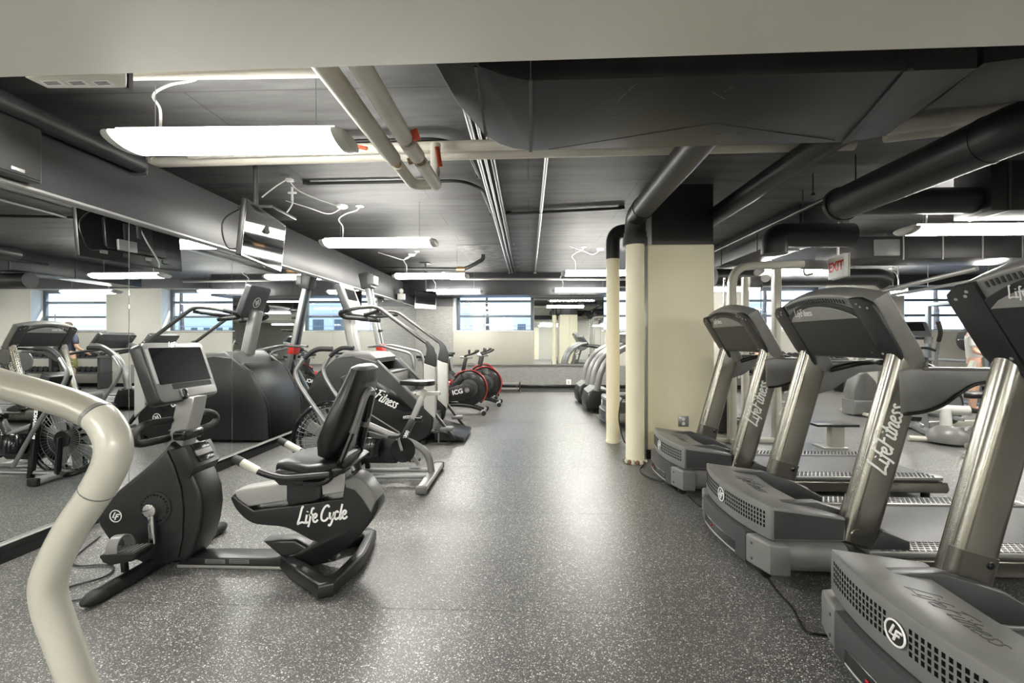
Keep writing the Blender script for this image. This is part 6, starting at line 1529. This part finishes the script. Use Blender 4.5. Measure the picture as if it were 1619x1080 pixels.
ORD = ['leftmost', 'second', 'third', 'fourth', 'fifth', 'sixth', 'seventh', 'eighth', 'ninth', 'tenth', 'eleventh', 'twelfth', 'thirteenth', 'fourteenth', 'fifteenth', 'rightmost']
for z, tier in ((0.461, 'lower'), (0.861, 'upper')):
    for i in range(16):
        loc = (5.40 + i * 0.151 + (0.12 if i > 7 else 0), 11.55, z)
        lab = 'black dumbbell, %s on the %s tier of the wall rack' % (ORD[i] if i in (0, 15) else ORD[i] + ' from left', tier)
        if first: db.location = loc; db['label'] = lab; first = False
        else: dup(db, loc, lab)
pb = thing('plate_tree', 'weight plate on a stand behind the cable machine', 'weight stand', (5.0, 9.4, 0))
part('post', MB().box2((4.97, 9.37, 0), (5.03, 9.43, 1.1), 0.008), M_PALE, pb)
part('foot', MB().box2((4.7, 9.35, 0), (5.3, 9.45, 0.05), 0.008).box2((4.95, 9.1, 0), (5.05, 9.7, 0.05), 0.008), M_PALE, pb)
for x, z, r in ((4.88, 0.85, 0.22), (5.12, 0.85, 0.22), (4.88, 0.4, 0.18)):
    part('plate', MB().lathe([(0.03, -0.02), (r * 0.9, -0.02), (r, -0.01), (r, 0.01), (r * 0.9, 0.02), (0.03, 0.02)], 26, axisM((x, 9.33, z), (0, -1, 0.0))), M_GREYP if r > 0.2 else M_RUBBER, pb)

# ---- people: one continuous skinned body each, clothes as children
def skin_obj(name, verts, edges, radii, mat, parent, root=0, sub=2):
    me = bpy.data.meshes.new(name); me.from_pydata([tuple(v) for v in verts], edges, [])
    o = bpy.data.objects.new(name, me); COL.objects.link(o)
    m = o.modifiers.new('skin', 'SKIN'); m.use_smooth_shade = True
    if not me.skin_vertices: bpy.context.view_layer.update()
    for i, d_ in enumerate(me.skin_vertices[0].data):
        r = radii[i]; d_.radius = r if isinstance(r, tuple) else (r, r); d_.use_root = (i == root)
    s_ = o.modifiers.new('subsurf', 'SUBSURF'); s_.levels = sub; s_.render_levels = sub
    dg = bpy.context.evaluated_depsgraph_get(); dg.update()
    m2 = bpy.data.meshes.new_from_object(o.evaluated_get(dg)); o.modifiers.clear(); o.data = m2
    for p_ in m2.polygons: p_.use_smooth = True
    m2.materials.clear(); m2.materials.append(mat); o.parent = parent
    return o
def person(label, loc, rot, shirt, arm_bend=0.25, tall=1.0):
    t = thing('person', label, 'person', (0, 0, 0))
    # faces -y locally
    V = []; E = []; Rr = []
    def add(p, r, par=None):
        V.append(Vector(p) * tall); Rr.append(tuple(q * tall for q in r) if isinstance(r, tuple) else r * tall)
        if par is not None: E.append((par, len(V) - 1))
        return len(V) - 1
    pel = add((0, 0, 0.95), (0.155, 0.105)); wa = add((0, 0.0, 1.10), (0.135, 0.095), pel); ch = add((0, 0.01, 1.32), (0.165, 0.11), wa)
    ub = add((0, 0.015, 1.43), (0.13, 0.085), ch); nk = add((0, 0.01, 1.51), 0.055, ub); hb = add((0, -0.005, 1.58), 0.072, nk); hd = add((0, -0.012, 1.67), 0.088, hb); tp = add((0, -0.005, 1.73), 0.062, hd)
    for s in (-1, 1):
        sh = add((s * 0.18, 0.015, 1.40), 0.06, ub); el = add((s * 0.24, 0.03, 1.13), 0.042, sh)
        wr = add((s * 0.25, 0.03 - arm_bend, 0.92 + arm_bend * 0.35), 0.030, el)
        d = (V[wr] - V[el]).normalized(); pm = add(V[wr] / tall + d * 0.06, (0.040, 0.022), wr)
        base = V[pm] / tall
        for k in range(4):
            f0 = add(base + d * 0.045 + Vector((0, 0, 0)) + Vector((0.0, 0.0, 0)) + Vector((s * 0.006, 0.027 - 0.018 * k, 0)), 0.010, pm)
            f1 = add(base + d * (0.085 + (0.012 if k in (1, 2) else 0)) + Vector((-s * 0.006, 0.029 - 0.019 * k, 0)), 0.009, f0)
            add(base + d * (0.105 + (0.014 if k in (1, 2) else 0)) + Vector((-s * 0.022, 0.029 - 0.019 * k, 0)), 0.007, f1)
        th = add(base + d * 0.0 + Vector((-s * 0.01, -0.042, 0)), 0.011, pm); add(base + d * 0.035 + Vector((-s * 0.02, -0.058, 0)), 0.009, th)
        hp = add((s * 0.095, 0, 0.88), 0.092, pel); kn = add((s * 0.105, -0.01, 0.50), 0.058, hp); cf = add((s * 0.105, 0.015, 0.34), 0.056, kn); an = add((s * 0.105, 0.02, 0.09), 0.036, cf)
        add((s * 0.115, -0.12, 0.045), (0.042, 0.035), an)
    skin_obj('body', V, E, Rr, M_SKIN, t)
    sv = [(0, 0, 0.93), (0, 0, 1.10), (0, 0.01, 1.32), (0, 0.015, 1.44), (-0.185, 0.015, 1.41), (-0.232, 0.03, 1.19), (0.185, 0.015, 1.41), (0.232, 0.03, 1.19)]
    skin_obj('shirt', [Vector(v) * tall for v in sv], [(0, 1), (1, 2), (2, 3), (3, 4), (4, 5), (3, 6), (6, 7)], [(0.175, 0.125), (0.158, 0.115), (0.182, 0.128), (0.125, 0.095), 0.075, 0.066, 0.075, 0.066], shirt, t)
    pv = [(0, 0, 0.99), (0, 0, 0.92), (-0.10, 0, 0.84), (-0.11, -0.005, 0.53), (0.10, 0, 0.84), (0.11, -0.005, 0.53)]
    skin_obj('shorts', [Vector(v) * tall for v in pv], [(0, 1), (1, 2), (2, 3), (1, 4), (4, 5)], [(0.168, 0.118), (0.168, 0.12), 0.112, 0.10, 0.112, 0.10], M_OLIVE, t)
    hm = MB().ell((0, 0.012, 1.70), (0.088, 0.098, 0.088), 18, 12)
    hm.v = [v if not (v.y < -0.045 and v.z < 1.735) else Vector((v.x, max(v.y, -0.045), v.z)) for v in hm.v]
    hm.v = [v * tall for v in hm.v]
    part('hair', hm, M_HAIR, t)
    f = MB().ell((0, -0.098, 1.645), (0.013, 0.018, 0.022), 10, 6)
    for s in (-1, 1): f.ell((s * 0.088, 0.0, 1.65), (0.012, 0.024, 0.034), 10, 6)
    f.v = [v * tall for v in f.v]; part('nose_and_ears', f, M_SKIN, t)
    e = MB()
    for s in (-1, 1): e.ell((s * 0.032, -0.086, 1.672), (0.014, 0.010, 0.008), 10, 6)
    e.v = [v * tall for v in e.v]; part('eyes', e, M_DARKPR, t)
    m_ = MB().ell((0, -0.086, 1.60), (0.025, 0.010, 0.007), 10, 6); m_.v = [v * tall for v in m_.v]; part('mouth', m_, M_PURPLE, t)
    sh_ = MB()
    for s in (-1, 1): sh_.box((s * 0.112, -0.055, 0.045), (0.10, 0.28, 0.09), 0.035, 3)
    sh_.v = [v * tall for v in sh_.v]; part('shoes', sh_, M_RUBBER, t)
    t.location = loc; t.rotation_euler = (0, 0, rot)
    return t
person('person in a navy t-shirt and olive shorts seen from behind in the left mirror', (5.7, 11.05, 0), PI, M_NAVY, 0.22, 1.0)
person('person in a pale t-shirt and olive shorts behind the nearest treadmill console', (8.1, 8.35, 0), PI * 0.30, M_TEEW, 0.30, 0.98)
